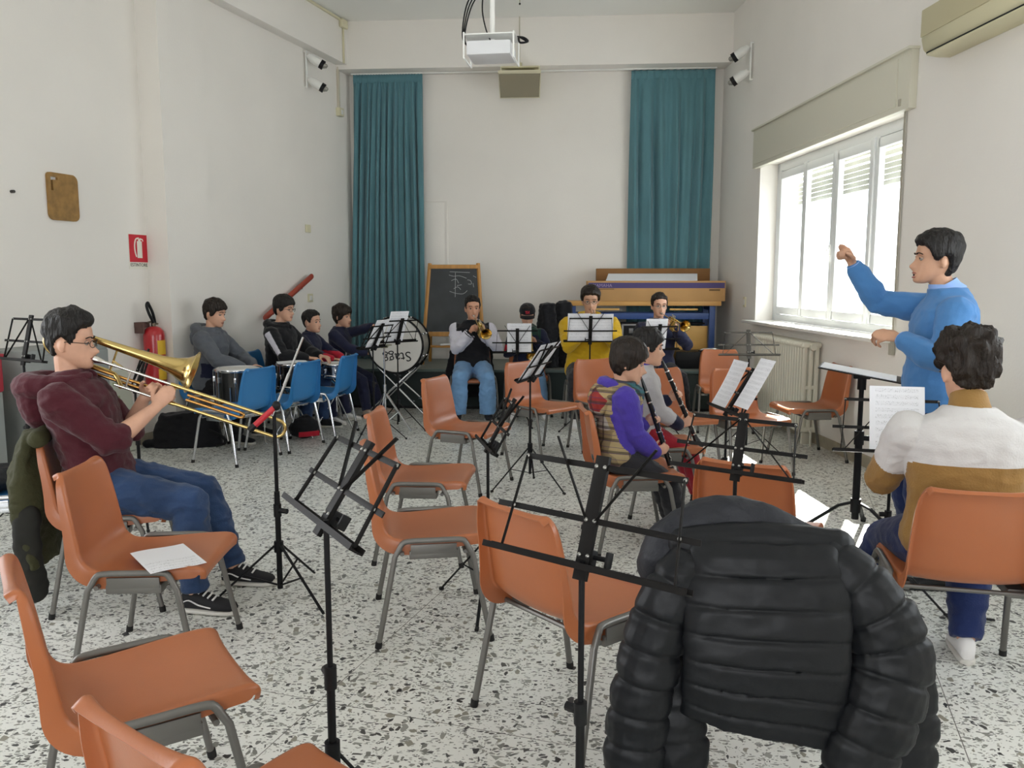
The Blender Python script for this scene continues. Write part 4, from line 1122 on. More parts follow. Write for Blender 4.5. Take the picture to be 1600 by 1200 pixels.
    if o.get('hood'):
        hm, hs_ = o['hood']
        mb = MB()
        pts = [tp(.50, sx*.085, y) for sx, y in ((-.35, .085), (-1.0, .04), (-1.15, -.04), (-.8, -.11), (0, -.145), (.8, -.11), (1.15, -.04), (1.0, .04), (.35, .085))]
        pts = [p+U*(.022+.02*(i in (3, 4, 5)))*k-F*(.03*(i in (3, 4, 5))*max(0, hs_-1))*2*k for i, p in enumerate(pts)]
        mb.tube(catmull(pts, 4), [(.026+.026*hs_*math.sin(PI*i/32)**2)*k for i in range(33)], 12, round_caps=True)
        mb.ball(tp(.455, 0, -.135-.04*max(0, hs_-1)), (.105*k*hs_**.5, .05*k*hs_, .085*k*hs_), 16, rot=LQ)
        me = remeshed(mb, vox*1.1, 4, .006, 14, seed+9); me.materials.append(hm); link('hood', me, top)
    # ---- shoes
    for s in (1, -1):
        kn, an, fd = L[s]; sm, solem = o['shoes']
        side = V((fd.y, -fd.x, 0)); g = an-V((0, 0, .085*k))
        def ring(y, hw, z0, z1, n=18):
            r = []
            for j in range(n):
                q = 2*PI*j/n; cx, cz = math.cos(q), math.sin(q)
                r.append(g+fd*y*k+side*hw*k*math.copysign(abs(cx)**.8, cx)+V((0, 0, (z0+z1)/2+(z1-z0)/2*math.copysign(abs(cz)**.75, cz)))*k)
            return r
        mb = MB(); mb.loft([ring(y, w_, .018, h_) for y, w_, h_ in ((-.062, .015, .06), (-.055, .028, .09), (-.03, .036, .115), (0, .038, .115), (.03, .040, .105), (.07, .044, .085), (.12, .047, .066), (.16, .046, .056), (.185, .038, .050), (.20, .02, .042))])
        sh_ = mb.build('shoe', sm, t)
        mb = MB(); mb.loft([ring(y, w_, .0, .026) for y, w_ in ((-.068, .014), (-.06, .03), (-.03, .039), (.03, .043), (.1, .049), (.16, .049), (.19, .04), (.207, .02))]); mb.build('sole', solem, sh_)
        if o.get('laces'):
            mb = MB()
            for q in range(4):
                y = .035+.022*q; zz = (.104-.010*q)
                mb.tube([g+fd*y*k+side*-.03*k+V((0, 0, zz-.004))*k, g+fd*(y+.006)*k+V((0, 0, zz+.008))*k, g+fd*y*k+side*.03*k+V((0, 0, zz-.004))*k], .0045*k, 6)
            mb.build('laces', o['laces'], sh_)
            mb = MB()
            for sd in (1, -1): mb.tube(catmull([g+fd*y*k+side*sd*w_*k+V((0, 0, zz))*k for y, w_, zz in ((-.05, .031, .05), (-.01, .0385, .068), (.04, .043, .050), (.10, .047, .040))], 4), .005*k, 6, ry=.003*k)
            mb.build('side_stripe', o['laces'], sh_)
    return dict(t=t, MT=MT, HT=MT @ HT, IM=(MT @ IM if IM is not None else None), mouth=MT @ mouth, A=A, tp=tp, top=top, hc=hc, HL=HT, L=L, U=U, nb=nb, F=F, Hp=Hp)
# ================================================================ INSTRUMENTS
M_brass = mat('brass_lacquer', 'CDB273', .2, metal=1, var=(6, .05))
M_gold = mat('gold_brass', 'B98B4E', .22, metal=1)
M_silv = mat('silver_plate', 'D9D6CF', .15, metal=1)
M_ebony = mat('ebony_black', '131213', .32)
def trumpet(M, label):
    t = thing('trumpet', label, 'trumpet', M=M, group='trumpets of the back row')
    b = MB(); b.lathe([(0, .0135), (.004, .0135), (.022, .008), (.032, .0045), (.085, .0048)], 16); b.build('mouthpiece', M_silv, t)
    b = MB(); b.tube(catmull([(0, .08, 0), (0, .25, 0), (0, .36, 0), (0, .40, -.012), (0, .412, -.045), (0, .40, -.078), (0, .36, -.09), (0, .285, -.09)], 4), .0062, 10); b.build('lead_pipe', M_brass, t)
    b = MB()
    pts = [(-.042, y, .0) for y in (.47, .462, .45, .42, .37, .30, .22, .16)]; rr = [.060, .052, .040, .026, .016, .0115, .009, .0078]
    p2 = catmull([(-.042, .16, 0), (-.042, .12, -.006), (-.042, .10, -.045), (-.042, .12, -.084), (-.036, .17, -.09), (-.02, .215, -.09)], 4)
    b.tube([(-.042, .474, 0)]+pts+p2[1:], [.0615]+rr+[.0070]*(len(p2)-1), 24, caps=False)
    b.tube([(-.042, .474, 0), (-.042, .44, 0), (-.042, .40, 0)], [.0585, .030, .018], 24, caps=False)
    b.build('bell', M_brass, t)
    for i, y in enumerate((.215, .245, .275)):
        b = MB(); b.tube([(-.018, y, -.115), (-.018, y, .02)], .0125, 14); v = b.build('valve', M_brass, t)
        b = MB(); b.tube([(-.018, y, .02), (-.018, y, .045)], .003, 8); b.tube([(-.018, y, .045), (-.018, y, .049)], .008, 10); b.build('finger_button', M_silv, v)
    return t
def trombone(M, label):
    t = thing('trombone', label, 'trombone', M=M)
    b = MB(); b.lathe([(0, .0185), (.006, .0185), (.03, .012), (.05, .0075), (.10, .0078)], 20); b.build('mouthpiece', M_silv, t)
    b = MB(); b.tube([(0, .09, 0), (0, .50, 0)], .0062, 12); b.tube([(0, .12, -.085), (0, .50, -.085)], .0062, 12); b.tube([(0, .17, 0), (0, .17, -.085)], .005, 8); b.build('inner_slide', M_silv, t)
    b = MB()
    b.tube([(0, .36, 0), (0, .88, 0)]+[(0, .88+.0425*math.sin(PI*i/8), -.0425+.0425*math.cos(PI*i/8)) for i in range(1, 8)]+[(0, .88, -.085), (0, .36, -.085)], .0082, 12)
    for y in (.38,): b.tube([(0, y, 0), (0, y, -.085)], .006, 8)
    b.tube([(0, .355, 0), (0, .40, 0)], .0105, 12); b.tube([(0, .355, -.085), (0, .40, -.085)], .0105, 12)
    b.build('outer_slide', M_brass, t)
    X = -.105
    b = MB(); pts = [(X, .415, .07), (X, .412, .07), (X, .40, .07), (X, .375, .07), (X, .33, .07), (X, .26, .07), (X, .15, .07), (X, 0, .07), (X, -.17, .07)]
    rr = [.105, .1, .082, .062, .044, .031, .0225, .0175, .0135]
    b.tube(pts, rr, 32, caps=False); b.tube([(X, .4145, .07), (X, .40, .07), (X, .37, .07)], [.102, .078, .056], 32, caps=False); b.tube([(X, .413, .07), (X, .417, .07)], .106, 32, caps=False)
    b.build('bell', M_brass, t)
    b = MB(); R0 = .0625
    b.tube([(X, -.17, .07)]+[(X, -.19-R0*math.sin(PI*i/10), .07-R0+R0*math.cos(PI*i/10)) for i in range(0, 11)]+[(X, -.17, .07-2*R0), (X, .05, -.055), (X*.9, .09, -.058), (X*.5, .12, -.07), (0, .15, -.085)], .0115, 14)
    b.build('tuning_bow', M_brass, t)
    b = MB()
    for z in (-.040, -.062): b.tube([(X*.85, -.05, z-.02), (X*.85, .30, z-.02)], .0075, 10)
    b.tube([(X*.85, .30, -.06), (X*.85, .325, -.066), (X*.85, .325, -.078), (X*.85, .30, -.082)], .0075, 10); b.tube([(X*.85, .10, -.06), (X*.85, .10, -.082)], .006, 8)
    for z in (-.026, -.05): b.tube([(-.012, .44, z), (-.012, .70, z)], .0068, 10)
    b.tube(catmull([(-.012, .70, -.026), (-.012, .714, -.032), (-.012, .714, -.044), (-.012, .70, -.05)], 3), .0068, 10)
    b.build('valve_tubing', M_gold, t)
    b = MB(); b.tube([(X, .06, .07), (X, .06, -.055)], .005, 8); b.tube([(X, .06, 0), (0, .14, 0)], .005, 8); b.build('brace', M_brass, t)
    return t
def clarinet(M, label):
    t = thing('clarinet', label, 'clarinet', M=M, group='clarinets')
    b = MB(); b.lathe([(0, .004), (.01, .007), (.06, .0115), (.085, .0125)], 14); b.build('mouthpiece', M_ebony, t)
    b = MB(); b.lathe([(.08, .0135), (.145, .015), (.15, .0135), (.53, .0145), (.56, .017), (.60, .026), (.625, .035), (.635, .038)], 20); b.build('body', M_ebony, t)
    for y, w in ((.085, .0155), (.148, .0165), (.325, .0165), (.535, .017), (.633, .039)):
        b = MB(); b.tube([(0, y-.004, 0), (0, y+.004, 0)], w, 20); b.build('ring', M_silv, t)
    b = MB()
    for i in range(14):
        y = .18+.026*i; b.tube([(0, y, .0135), (0, y, .0185)], .0065, 10)
        if i % 2: b.ball((.014 if i % 4 == 1 else -.014, y+.01, .009), (.006, .011, .004), 8)
    for s in (1, -1): b.tube([(s*.011, .17, .0135), (s*.011, .52, .0135)], .0022, 6)
    for y in (.48, .505, .525): b.ball((.013, y, .012), (.007, .008, .0035), 8)
    b.build('keywork', M_silv, t)
    return t
TA = [dict(f='I', p=(.062, .145, -.135), d=(-.30, .42, .85), n=(-.95, .05, .1), curl=[52, 55, 58, 62], e=(.8, -.1, -1)), dict(f='I', p=(-.095, .15, -.12), d=(.25, .4, .9), n=(1, .1, -.05), curl=[58, 62, 66, 70], e=(-.8, -.1, -1))]
CA = [dict(f='I', p=(.046, .445, -.060), d=(-.22, -.12, .95), n=(-.95, 0, -.2), curl=[46, 48, 50, 54], e=(.35, -.7, -1)), dict(f='I', p=(-.046, .27, -.055), d=(.22, -.12, .95), n=(.95, 0, -.2), curl=[46, 48, 50, 54], e=(-.35, -.6, -1))]
CA10 = [dict(CA[0], p=(.046, .43, -.065)), CA[1]]

# ================================================================ CLOTH MATERIALS
def cloth(name, c, s=90, b=.15, v=.07): return mat(name, c, .85, bump=(s, b), var=(5, v), spec=.25, sheen=.15)
K_mar = cloth('maroon_fleece', '4A1A24'); K_jean = cloth('blue_denim', '2E4468', 160, .2, .25); K_jlt = cloth('washed_denim', '6E95BE', 120, .2, .22)
K_blk = cloth('black_cloth', '16161A'); K_char = cloth('charcoal_cloth', '2A2A2E'); K_grey = cloth('grey_jacket', '5B5F66'); K_navy = cloth('navy_cloth', '1C2038')
K_dnv = cloth('dark_navy_knit', '22253E'); K_red = cloth('red_panel_cloth', 'B51F33'); K_wht = cloth('pale_sleeve', 'CDCBD6'); K_yel = cloth('mustard_hoodie', 'C9A21E')
K_pur = cloth('purple_fleece', '4A3A9C'); K_blue = cloth('blue_merino', '4A7DB4', 140, .1, .03); K_shirt = cloth('pale_blue_shirt', '8FB0E6', 200, .05, .02)
K_bei = cloth('tan_knit', '94713F', 140, .2, .05); K_ivory = cloth('ivory_knit', 'CCC9C8', 140, .15, .03); K_rtr = cloth('red_trousers', '97202E'); K_lgr = cloth('light_grey_sweat', 'B7B5B8')
K_dj = cloth('dark_blue_jean', '1E2C58', 160, .2, .2)
S_wht = mat('white_shoe', 'E3E1E0', .5); S_sole = mat('sole_white', 'D2CFC8', .6); S_blk = mat('black_suede', '17171B', .8); S_gr = mat('pale_grey_shoe', 'BDB8B4', .6); S_beig = mat('beige_boot', 'B3A396', .7)
def plaid():
    m = bpy.data.materials.new('plaid_quilted'); m.use_nodes = True; nt = m.node_tree; N = nt.nodes; L = nt.links
    b = N['Principled BSDF']; b.inputs['Roughness'].default_value = .85
    tc = N.new('ShaderNodeTexCoord'); mp = N.new('ShaderNodeMapping'); mp.inputs['Rotation'].default_value = (.1, .1, .3); L.new(tc.outputs['Object'], mp.inputs[0])
    sx = N.new('ShaderNodeSeparateXYZ'); L.new(mp.outputs[0], sx.inputs[0])
    cur = None
    base = N.new('ShaderNodeTexVoronoi'); base.inputs['Scale'].default_value = 7; L.new(mp.outputs[0], base.inputs['Vector'])
    s2 = N.new('ShaderNodeSeparateColor'); L.new(base.outputs['Color'], s2.inputs[0])
    r = N.new('ShaderNodeValToRGB'); r.color_ramp.interpolation = 'CONSTANT'; e = r.color_ramp.elements
    for i, c in enumerate(('A9966E', '8B7B5C', 'B5B0A8', '8F2B27', 'A58F66', '276068')):
        q = e[i] if i < 2 else e.new(i/6); q.position = i/6; q.color = lin(c)+[1]
    L.new(s2.outputs[0], r.inputs[0]); cur = r.outputs[0]
    for ax, sc, w, col in ((0, .062, .22, '2B2723'), (2, .066, .24, '302A26'), (2, .033, .10, '4A2F60')):
        d = N.new('ShaderNodeMath'); d.operation = 'DIVIDE'; d.inputs[1].default_value = sc; L.new(sx.outputs[ax], d.inputs[0])
        f = N.new('ShaderNodeMath'); f.operation = 'FRACT'; L.new(d.outputs[0], f.inputs[0])
        l = N.new('ShaderNodeMath'); l.operation = 'LESS_THAN'; l.inputs[1].default_value = w; L.new(f.outputs[0], l.inputs[0])
        k = N.new('ShaderNodeMath'); k.operation = 'MULTIPLY'; k.inputs[1].default_value = .7; L.new(l.outputs[0], k.inputs[0])
        q = N.new('ShaderNodeMix'); q.data_type = 'RGBA'; L.new(k.outputs[0], q.inputs[0]); L.new(cur, q.inputs[6]); q.inputs[7].default_value = lin(col)+[1]; cur = q.outputs[2]
    L.new(cur, b.inputs['Base Color']); return m
K_plaid = plaid()
def seat_at(ch, off=-.045):
    o = CH_OBJ[ch] if isinstance(ch, int) else None
    x, y, h = OC[ch][:3]; a = R(h); return (x+off*math.cos(a), y+off*math.sin(a), 0), h

# ================================================================ PEOPLE
PP = {}
# trombone player
loc, h = seat_at(3, -.05)
RT = [dict(f='I', p=(.055, .335, -.115), d=(-.28, .30, .9), n=(-.95, .0, -.1), curl=[48, 54, 60, 66], e=(.5, -.3, -1)), dict(f='I', p=(-.075, .25, -.12), d=(.30, .5, .75), n=(.9, -.1, -.15), curl=[50, 55, 60, 64], e=(-.5, -.1, -1))]
p = PP['trombone'] = person('young man in a maroon hoodie and ripped jeans playing a trombone', loc, h, .99, hk=1.03, lean=-14, hyaw=-2, hpitch=4, inst=(0, 21), arms=RT,
    feet=((.30, .43, 0, .35, 1), (-.03, .56, 0, .25, 1)), hair='quiff', hairm=H_blk, vox=.0055, seed=2, sleeve=.56, glasses=mat('glasses_dark', '2A211D', .4), headfwd=.045, build=1.16,
    outfit=dict(top=K_mar, pants=K_jean, shoes=(S_blk, S_sole), laces=S_wht, hood=(K_mar, 1.6), topname='hoodie', to=.024, wr=.014, po=.014, ao=.022))
trombone(p['IM'], 'brass trombone held out to the right by the man in the maroon hoodie')
# percussion boys
p = PP['grey'] = person('teenager in a hooded grey jacket sitting by the left wall behind the floor tom', (-2.86, 7.83, 0), -8, .94, hk=1.03, lean=4, hyaw=4, hpitch=12, arms=[dict(p=(.13, .40, .70), d=(-.2, 1, -.25), n=(0, -.1, -1), curl=25, e=(1, -.2, -.5)), dict(p=(-.12, .38, .70), d=(.1, 1, -.3), n=(0, 0, -1), curl=25, e=(-1, -.2, -.5))],
    feet=((.2, .34, 0), (-.2, .36, 0)), hair='fringe', hairm=H_brn, skinm=SK1, seed=5, outfit=dict(top=[K_grey, K_navy], pants=K_blk, shoes=(S_blk, S_sole), hood=(K_grey, 1.2), topname='jacket', to=.034, wr=.010, cls=lambda h, x, y, a, q, s: 1 if (not a and .08 < h < .22 and y > 0) else 0))
p = PP['glasses'] = person('boy with glasses in a black jacket with a white sleeve stripe at the drums', (-2.35, 8.38, 0), -14, .97, hk=1.03, lean=3, hyaw=2, hpitch=8, arms=[dict(p=(.12, .38, .74), d=(-.2, 1, -.1), n=(0, 0, -1), curl=30, e=(1, -.3, -.6)), dict(p=(-.10, .40, .74), d=(.2, 1, -.1), n=(0, 0, -1), curl=30, e=(-1, -.3, -.6))],
    feet=((.2, .36, 0), (-.16, .38, 0)), hair='fringe', hairm=H_blk, seed=6, glasses=mat('glasses_dark', '2A211D', .4), outfit=dict(top=[K_blk, K_wht], pants=K_jean, shoes=(S_blk, S_sole), hood=(K_blk, .8), topname='jacket', to=.026, wr=.009, cls=lambda h, x, y, a, q, s: 1 if (a and s > 0 and .02 < q < 1.0 and OV > .86) else 0))
p = PP['small'] = person('small boy in a navy top with a red band sitting behind the chrome snare drum', (-2.17, 8.87, 0), -16, .77, lean=2, hyaw=2, hpitch=0, arms=[dict(p=(.10, .34, .68), d=(-.3, 1, -.1), n=(0, 0, -1), curl=35, e=(1, -.3, -.6)), dict(p=(-.10, .34, .68), d=(.3, 1, -.1), n=(0, 0, -1), curl=35, e=(-1, -.3, -.6))],
    feet=((.14, .34, 0), (-.14, .36, 0)), hair='short', hairm=H_blk, seed=7, hk=.96, outfit=dict(top=[K_navy, K_red], pants=K_dnv, shoes=(S_wht, S_sole), collar=(K_navy, .03, .062), topname='sweatshirt', to=.022, cls=lambda h, x, y, a, q, s: 1 if (.19 < h < .31 and y > -.07) else 0))
p = PP['bass'] = person('boy in a navy sweatshirt resting a hand on top of the bass drum', (-1.95, 9.36, 0), -12, .82, lean=2, hyaw=6, hpitch=4, arms=[dict(p=(.12, .38, .70), d=(-.3, 1, .0), n=(-.5, 0, -.8), curl=45, e=(1, -.3, -.6)), dict(p=(.02, .50, 1.02), d=(.35, .9, .1), n=(.1, .1, -1), curl=22, e=(-1, .2, -.4))],
    feet=((.2, .40, 0), (-.1, .44, 0)), hair='bowl', hairm=H_brn, seed=8, hk=1.02, skinm=SK1, outfit=dict(top=[K_dnv, K_wht], pants=K_dnv, shoes=(S_beig, S_sole), topname='sweatshirt', to=.024, cls=lambda h, x, y, a, q, s: 1 if (not a and y > .09 and ((.27 < h < .32 and -.07 < x < .09) or (.15 < h < .32 and .05 < x < .09))) else 0))
# back row
loc, h = seat_at(19)
p = PP['varsity'] = person('trumpet player in a black jacket with white sleeves and pale ripped jeans', loc, h, .94, hk=1.02, lean=-2, hyaw=-6, hpitch=2, inst=(-10, 22), arms=TA, feet=((.17, .36, 0), (-.15, .36, 0)), hair='short', hairm=H_blk, skinm=SK3, seed=11, build=1.08,
    outfit=dict(top=[K_blk, K_wht], pants=K_jlt, shoes=(S_blk, S_wht), flare=.03, po=.024, topname='varsity_jacket', to=.030, wr=.010, collar=(K_wht, .012, .07), cls=lambda h, x, y, a, q, s: (1 if (q < 1.86 or 1.90 < q < 1.94) else 0) if a else 0))
trumpet(p['IM'], 'brass trumpet of the player in the black jacket with white sleeves')
loc, h = seat_at(20)
p = PP['cap'] = person('boy in a black cap with a red logo, head bowed over his trumpet', loc, h, .84, hk=.98, lean=8, hyaw=0, hpitch=22, inst=(0, 42), arms=TA, feet=((.14, .36, 0), (-.18, .34, 0)), hair='short', hairm=H_brn, skinm=SK1, seed=12,
    outfit=dict(top=[K_navy, K_red, cloth('dark_green_cloth', '1E3A30')], pants=K_jlt, shoes=(S_wht, S_sole), topname='jacket', to=.028, hood=(cloth('dark_green_cloth', '1E3A30'), .6), cls=lambda h, x, y, a, q, s: 1 if (a and .62 < q < .95) else 2 if (not a and h > .34) else 0))
H = p['HL']; b = MB()
line, = (HAIR['short'][0],)
def capoff(z, ph): return (.020 if z > .040 else -.012)
head_loft(b, H, capoff, 40, 40); cap = b.build('cap', K_blk, p['t'])
b = MB()
for z0, th in ((0, 1),):
    rows = []
    for i in range(5):
        f = i/4; rows.append([H @ V((.084*math.sin(R(a))*(1+.02*f), .03+.075*math.cos(R(a))+.055*f*math.cos(R(a*.8)), .046-.022*f*f-.018*(abs(a)/70)**2)) for a in range(-70, 71, 14)])
    vs = [[b.bm.verts.new(q) for q in r] for r in rows]
    for i in range(4):
        for j in range(len(vs[0])-1): b._f((vs[i][j], vs[i][j+1], vs[i+1][j+1], vs[i+1][j]))
b.solid(.005); b.build('peak', K_blk, cap)
M_logo = mat('logo_red', 'C4243C', .6)
fr = p['HT'] @ Matrix.Translation((-.03, .112, .083)) @ Matrix.Rotation(R(-24), 4, 'X') @ Matrix.Rotation(PI/2, 4, 'X') 
b = MB()
for a_, c_ in (((-.018, -.016, 0), (-.018, .016, 0)), ((-.018, .016, 0), (.002, -.016, 0)), ((.002, -.016, 0), (.002, .016, 0)), ((.008, .016, 0), (.016, .002, 0)), ((.024, .016, 0), (.016, .002, 0)), ((.016, .002, 0), (.016, -.016, 0))): b.tube([H @ V((x, .1085-.28*(z+.0)+(.0), .085+z)) for x, z, _ in (a_, c_)], .0034, 6)
b.build('logo', M_logo, cap)
trumpet(p['IM'], 'trumpet pointing down, played by the boy in the black cap')
loc, h = seat_at(21)
p = PP['yellow'] = person('young man with glasses in a mustard yellow hoodie playing behind two white pages', loc, h, 1.06, hk=1.08, lean=2, hyaw=3, hpitch=10, inst=(3, 12), arms=TA, feet=((.17, .36, 0), (-.17, .36, 0)), hair='full', hairm=H_brn, skinm=SK2, seed=13, build=1.2, glasses=mat('glasses_dark', '2A211D', .4),
    outfit=dict(top=K_yel, pants=K_char, shoes=(S_wht, S_sole), topname='hoodie', hood=(K_yel, .9), to=.038, wr=.012, hem=-.06))
trumpet(p['IM'], 'trumpet of the player in the mustard hoodie, half hidden by pages')
loc, h = seat_at(22)
p = PP['navy'] = person('young man with glasses in a navy sweater playing a trumpet, rightmost of the back row', loc, h, .98, hk=1.02, lean=0, hyaw=-3, hpitch=2, inst=(-14, 14), arms=TA, feet=((.14, .36, 0), (-.22, .40, 0)), hair='short', hairm=H_brn, skinm=SK1, seed=14, glasses=mat('glasses_dark', '2A211D', .4),
    outfit=dict(top=K_dnv, pants=K_blk, shoes=(S_blk, S_sole), topname='sweater', to=.026, wr=.010))
trumpet(p['IM'], 'brass trumpet of the player in the navy sweater')
# clarinets
loc, h = seat_at(10, -.10)
p = PP['purple'] = person('young clarinet player in a plaid vest over a purple hooded sweatshirt', loc, h, .755, lean=5, hyaw=6, hpitch=14, inst=(4, 71), arms=CA10, feet=((.13, .36, 0), (-.10, .38, 0)), hair='bowl', hairm=H_brn, skinm=SK1, seed=21, vox=.0055, hk=.99,
    outfit=dict(top=[K_plaid, K_pur], pants=K_char, shoes=(S_blk, S_blk), topname='padded_vest', hood=(K_pur, .62), to=.048, ao=.028, wr=.008, hem=-.09, po=.018, cls=lambda h, x, y, a, q, s: 1 if a else 0))
clarinet(p['IM'], 'black clarinet of the player in the plaid vest')
mb = MB(); tp = p['tp']
pts = [tp(.445 if y < 0 else .47, sx*.12, y) for sx, y in ((0, .10), (-.8, .07), (-1.1, -.02), (-.7, -.10), (0, -.15), (.7, -.12), (1.1, -.02), (.8, .07), (0, .10))]
mb.tube(catmull(pts, 4), .056, 12); mb.ball(tp(.40, 0, -.16), (.12, .06, .10), 14); me = remeshed(mb, .007, 4, .008, 14, 4); me.materials.append(K_plaid); link('plaid_hood', me, p['top'])
loc, h = seat_at(11, -.12)
p = PP['redleg'] = person('boy in a light grey top and red trousers playing a clarinet', loc, h, .775, lean=1, hyaw=4, hpitch=4, inst=(8, 66), arms=CA, feet=((.13, .40, 0), (-.12, .42, 0)), hair='fringe', hairm=H_blk, skinm=SK1, seed=22, vox=.006, hk=.98,
    outfit=dict(top=[K_lgr, K_navy], pants=K_rtr, shoes=(S_blk, S_blk), topname='sweatshirt', to=.026, collar=(K_pur, .02, .064), cls=lambda h, x, y, a, q, s: 1 if (a and q > 1.55) else 0))
clarinet(p['IM'], 'black clarinet with silver keys of the boy in red trousers')
# conductor
p = PP['conductor'] = person('conductor in a blue sweater standing with one arm raised before the window', (2.12, 4.05, 0), 163, .995, standing=True, lean=2, hyaw=-6, hpitch=-2, arms=[dict(p=(.17, .43, 1.585), d=(-.25, .55, .8), n=(-.5, .6, -.4), curl=[78, 80, 82, 84], e=(.35, -.2, -1)), dict(p=(-.22, .24, 1.23), d=(.12, 1, .15), n=(.6, -.2, -.75), curl=[34, 42, 48, 54], e=(-.9, -.5, -.7))],
    feet=((.13, .03, 0), (-.13, -.03, 0)), hair='full', hairm=H_blk, skinm=SK2, seed=31, vox=.0055, build=1.24, belly=.05, mouth_open=True, headfwd=.05,
    outfit=dict(top=K_blue, pants=K_dj, shoes=(S_blk, S_blk), topname='sweater', to=.022, wr=.007, hem=-.04, collar=(K_shirt, .028, .072), po=.016))
b = MB(); tp = p['tp']; rr = []
for zz in (-.025, .012):
    rr.append([tp(zz, .20*math.cos(q), -.003+(.152)*math.sin(q)) for q in [2*PI*i/28 for i in range(28)]])
b.loft(rr); b.build('belt', S_blk, p['t'])
for s in (1, -1):
    el, w, d, n, a = p['A'][s]; q = (w-el).normalized(); b = MB(); b.tube([w-q*.022, w-q*.002], .036, 14); b.build('shirt_cuff', K_shirt, p['t'])
# man seen from behind
loc, h = seat_at(17, -.02); loc = (loc[0]+.03, loc[1], 0)
p = PP['striped'] = person('man seen from behind in a white and brown turtleneck sweater on an orange chair', loc, h, .895, hk=1.04, lean=5, hyaw=-2, hpitch=10, arms=[dict(p=(.15, .34, .80), d=(-.4, .8, .3), n=(-.7, 0, -.5), curl=45, e=(1, -.4, -.5)), dict(p=(-.17, .34, .80), d=(.4, .8, .3), n=(.7, 0, -.5), curl=45, e=(-.55, -.6, -.8))],
    feet=((.08, .17, 0, .05, 1), (-.30, .46, 0)), hair='curly', hairm=H_brn, skinm=SK1, seed=41, vox=.0055, build=1.3, headfwd=.06, glasses=mat('glasses_dark', '2A211D', .4),
    outfit=dict(top=[K_bei, K_ivory], pants=K_dj, shoes=(S_wht, S_sole), topname='sweater', to=.024, wr=.008, hem=-.06, collar=(K_bei, .06, .070), po=.018, cls=lambda h, x, y, a, q, s: (1 if q < .62 else 0) if a else (1 if h > .335 else 0)))

# ================================================================ DRUMS
M_shell = mat('drum_shell_black', '0F0F10', .25, coat=.5); M_head = mat('drum_head', 'CFCDC8', .6, var=(4, .05)); M_pearl = mat('drum_shell_white', 'BDBBB4', .35); M_ink2 = mat('drum_lettering', '141414', .6)
def drum(name, label, x, y, ztop, r, hgt, mshell, legs=True, tilt=0):
    t = thing(name, label, 'drum', (x, y, 0))
    z0 = ztop-hgt
    b = MB(); b.tube([(0, 0, z0+.01), (0, 0, ztop-.01)], r, 32); b.build('shell', mshell, t)
    b = MB(); b.tube([(0, 0, ztop-.012), (0, 0, ztop-.002)], r-.003, 32); b.build('drum_head', M_head, t)
    for z in (ztop-.022, z0+.004):
        b = MB(); ring = [(r*1.025*math.cos(2*PI*i/32), r*1.025*math.sin(2*PI*i/32), z+.012) for i in range(33)]; b.tube(ring, .006, 8, ry=.015, up=(0, 0, 1), caps=False); b.build('hoop', M_chrome, t)
    for i in range(8):
        a = 2*PI*i/8+.2; ca, sa = math.cos(a), math.sin(a); b = MB()
        for z in ((ztop-.09, z0+.09) if hgt > .25 else (ztop-hgt/2,)): b.box(((r+.008)*ca, (r+.008)*sa, z), (.022, .022, .05), rot=(0, 0, a), bevel=.005)
        b.tube([((r+.014)*ca, (r+.014)*sa, ztop-.01), ((r+.014)*ca, (r+.014)*sa, z0+.01)], .0035, 6); b.build('lug', M_chrome, t)
    if legs == 'floor':
        for a in (.5, 2.6, 4.7):
            b = MB(); b.tube([((r+.02)*math.cos(a), (r+.02)*math.sin(a), ztop-.15), ((r+.02)*math.cos(a), (r+.02)*math.sin(a), .03), ((r+.05)*math.cos(a), (r+.05)*math.sin(a), .008)], .006, 8); b.build('leg', M_chrome, t)
    else:
        b = MB(); b.tube([(0, 0, z0), (0, 0, .16)], .011, 10); b.tube([(0, 0, .28), (0, 0, .36)], .017, 10)
        for i in range(3):
            a = 2*PI*i/3+.5; b.tube([(0, 0, z0-.06), (r*.8*math.cos(a), r*.8*math.sin(a), z0-.005), (r*1.02*math.cos(a), r*1.02*math.sin(a), z0+.02)], .006, 8)
            b.tube([(0, 0, .34), (.22*math.cos(a+1), .22*math.sin(a+1), .008)], .007, 8)
        b.build('stand', M_chrome, t)
    return t
drum('floor_tom', 'black floor tom with chrome rim in front of the boy in the grey jacket', -2.44, 7.36, .725, .195, .42, M_shell, 'floor')
drum('tom_drum', 'black drum with a white page on top, in front of the boy with glasses', -2.08, 7.93, .715, .17, .24, M_shell)
drum('snare_drum', 'chrome snare drum behind the farthest empty blue chair', -1.80, 8.45, .66, .15, .14, M_chrome)
b = MB(); b.grid(lambda u, v: ((u-.5)*.28, (v-.5)*.26, .012*math.sin(3*u)*u), 8, 6); b.solid(.001); o = b.build('sheet_music', M_paper); o.matrix_world = frame((-2.10, 7.92, .722), R(20)); tag(o, 'white page lying on top of the black drum by the boy with glasses', 'sheet music', 'sheet music on the stands')
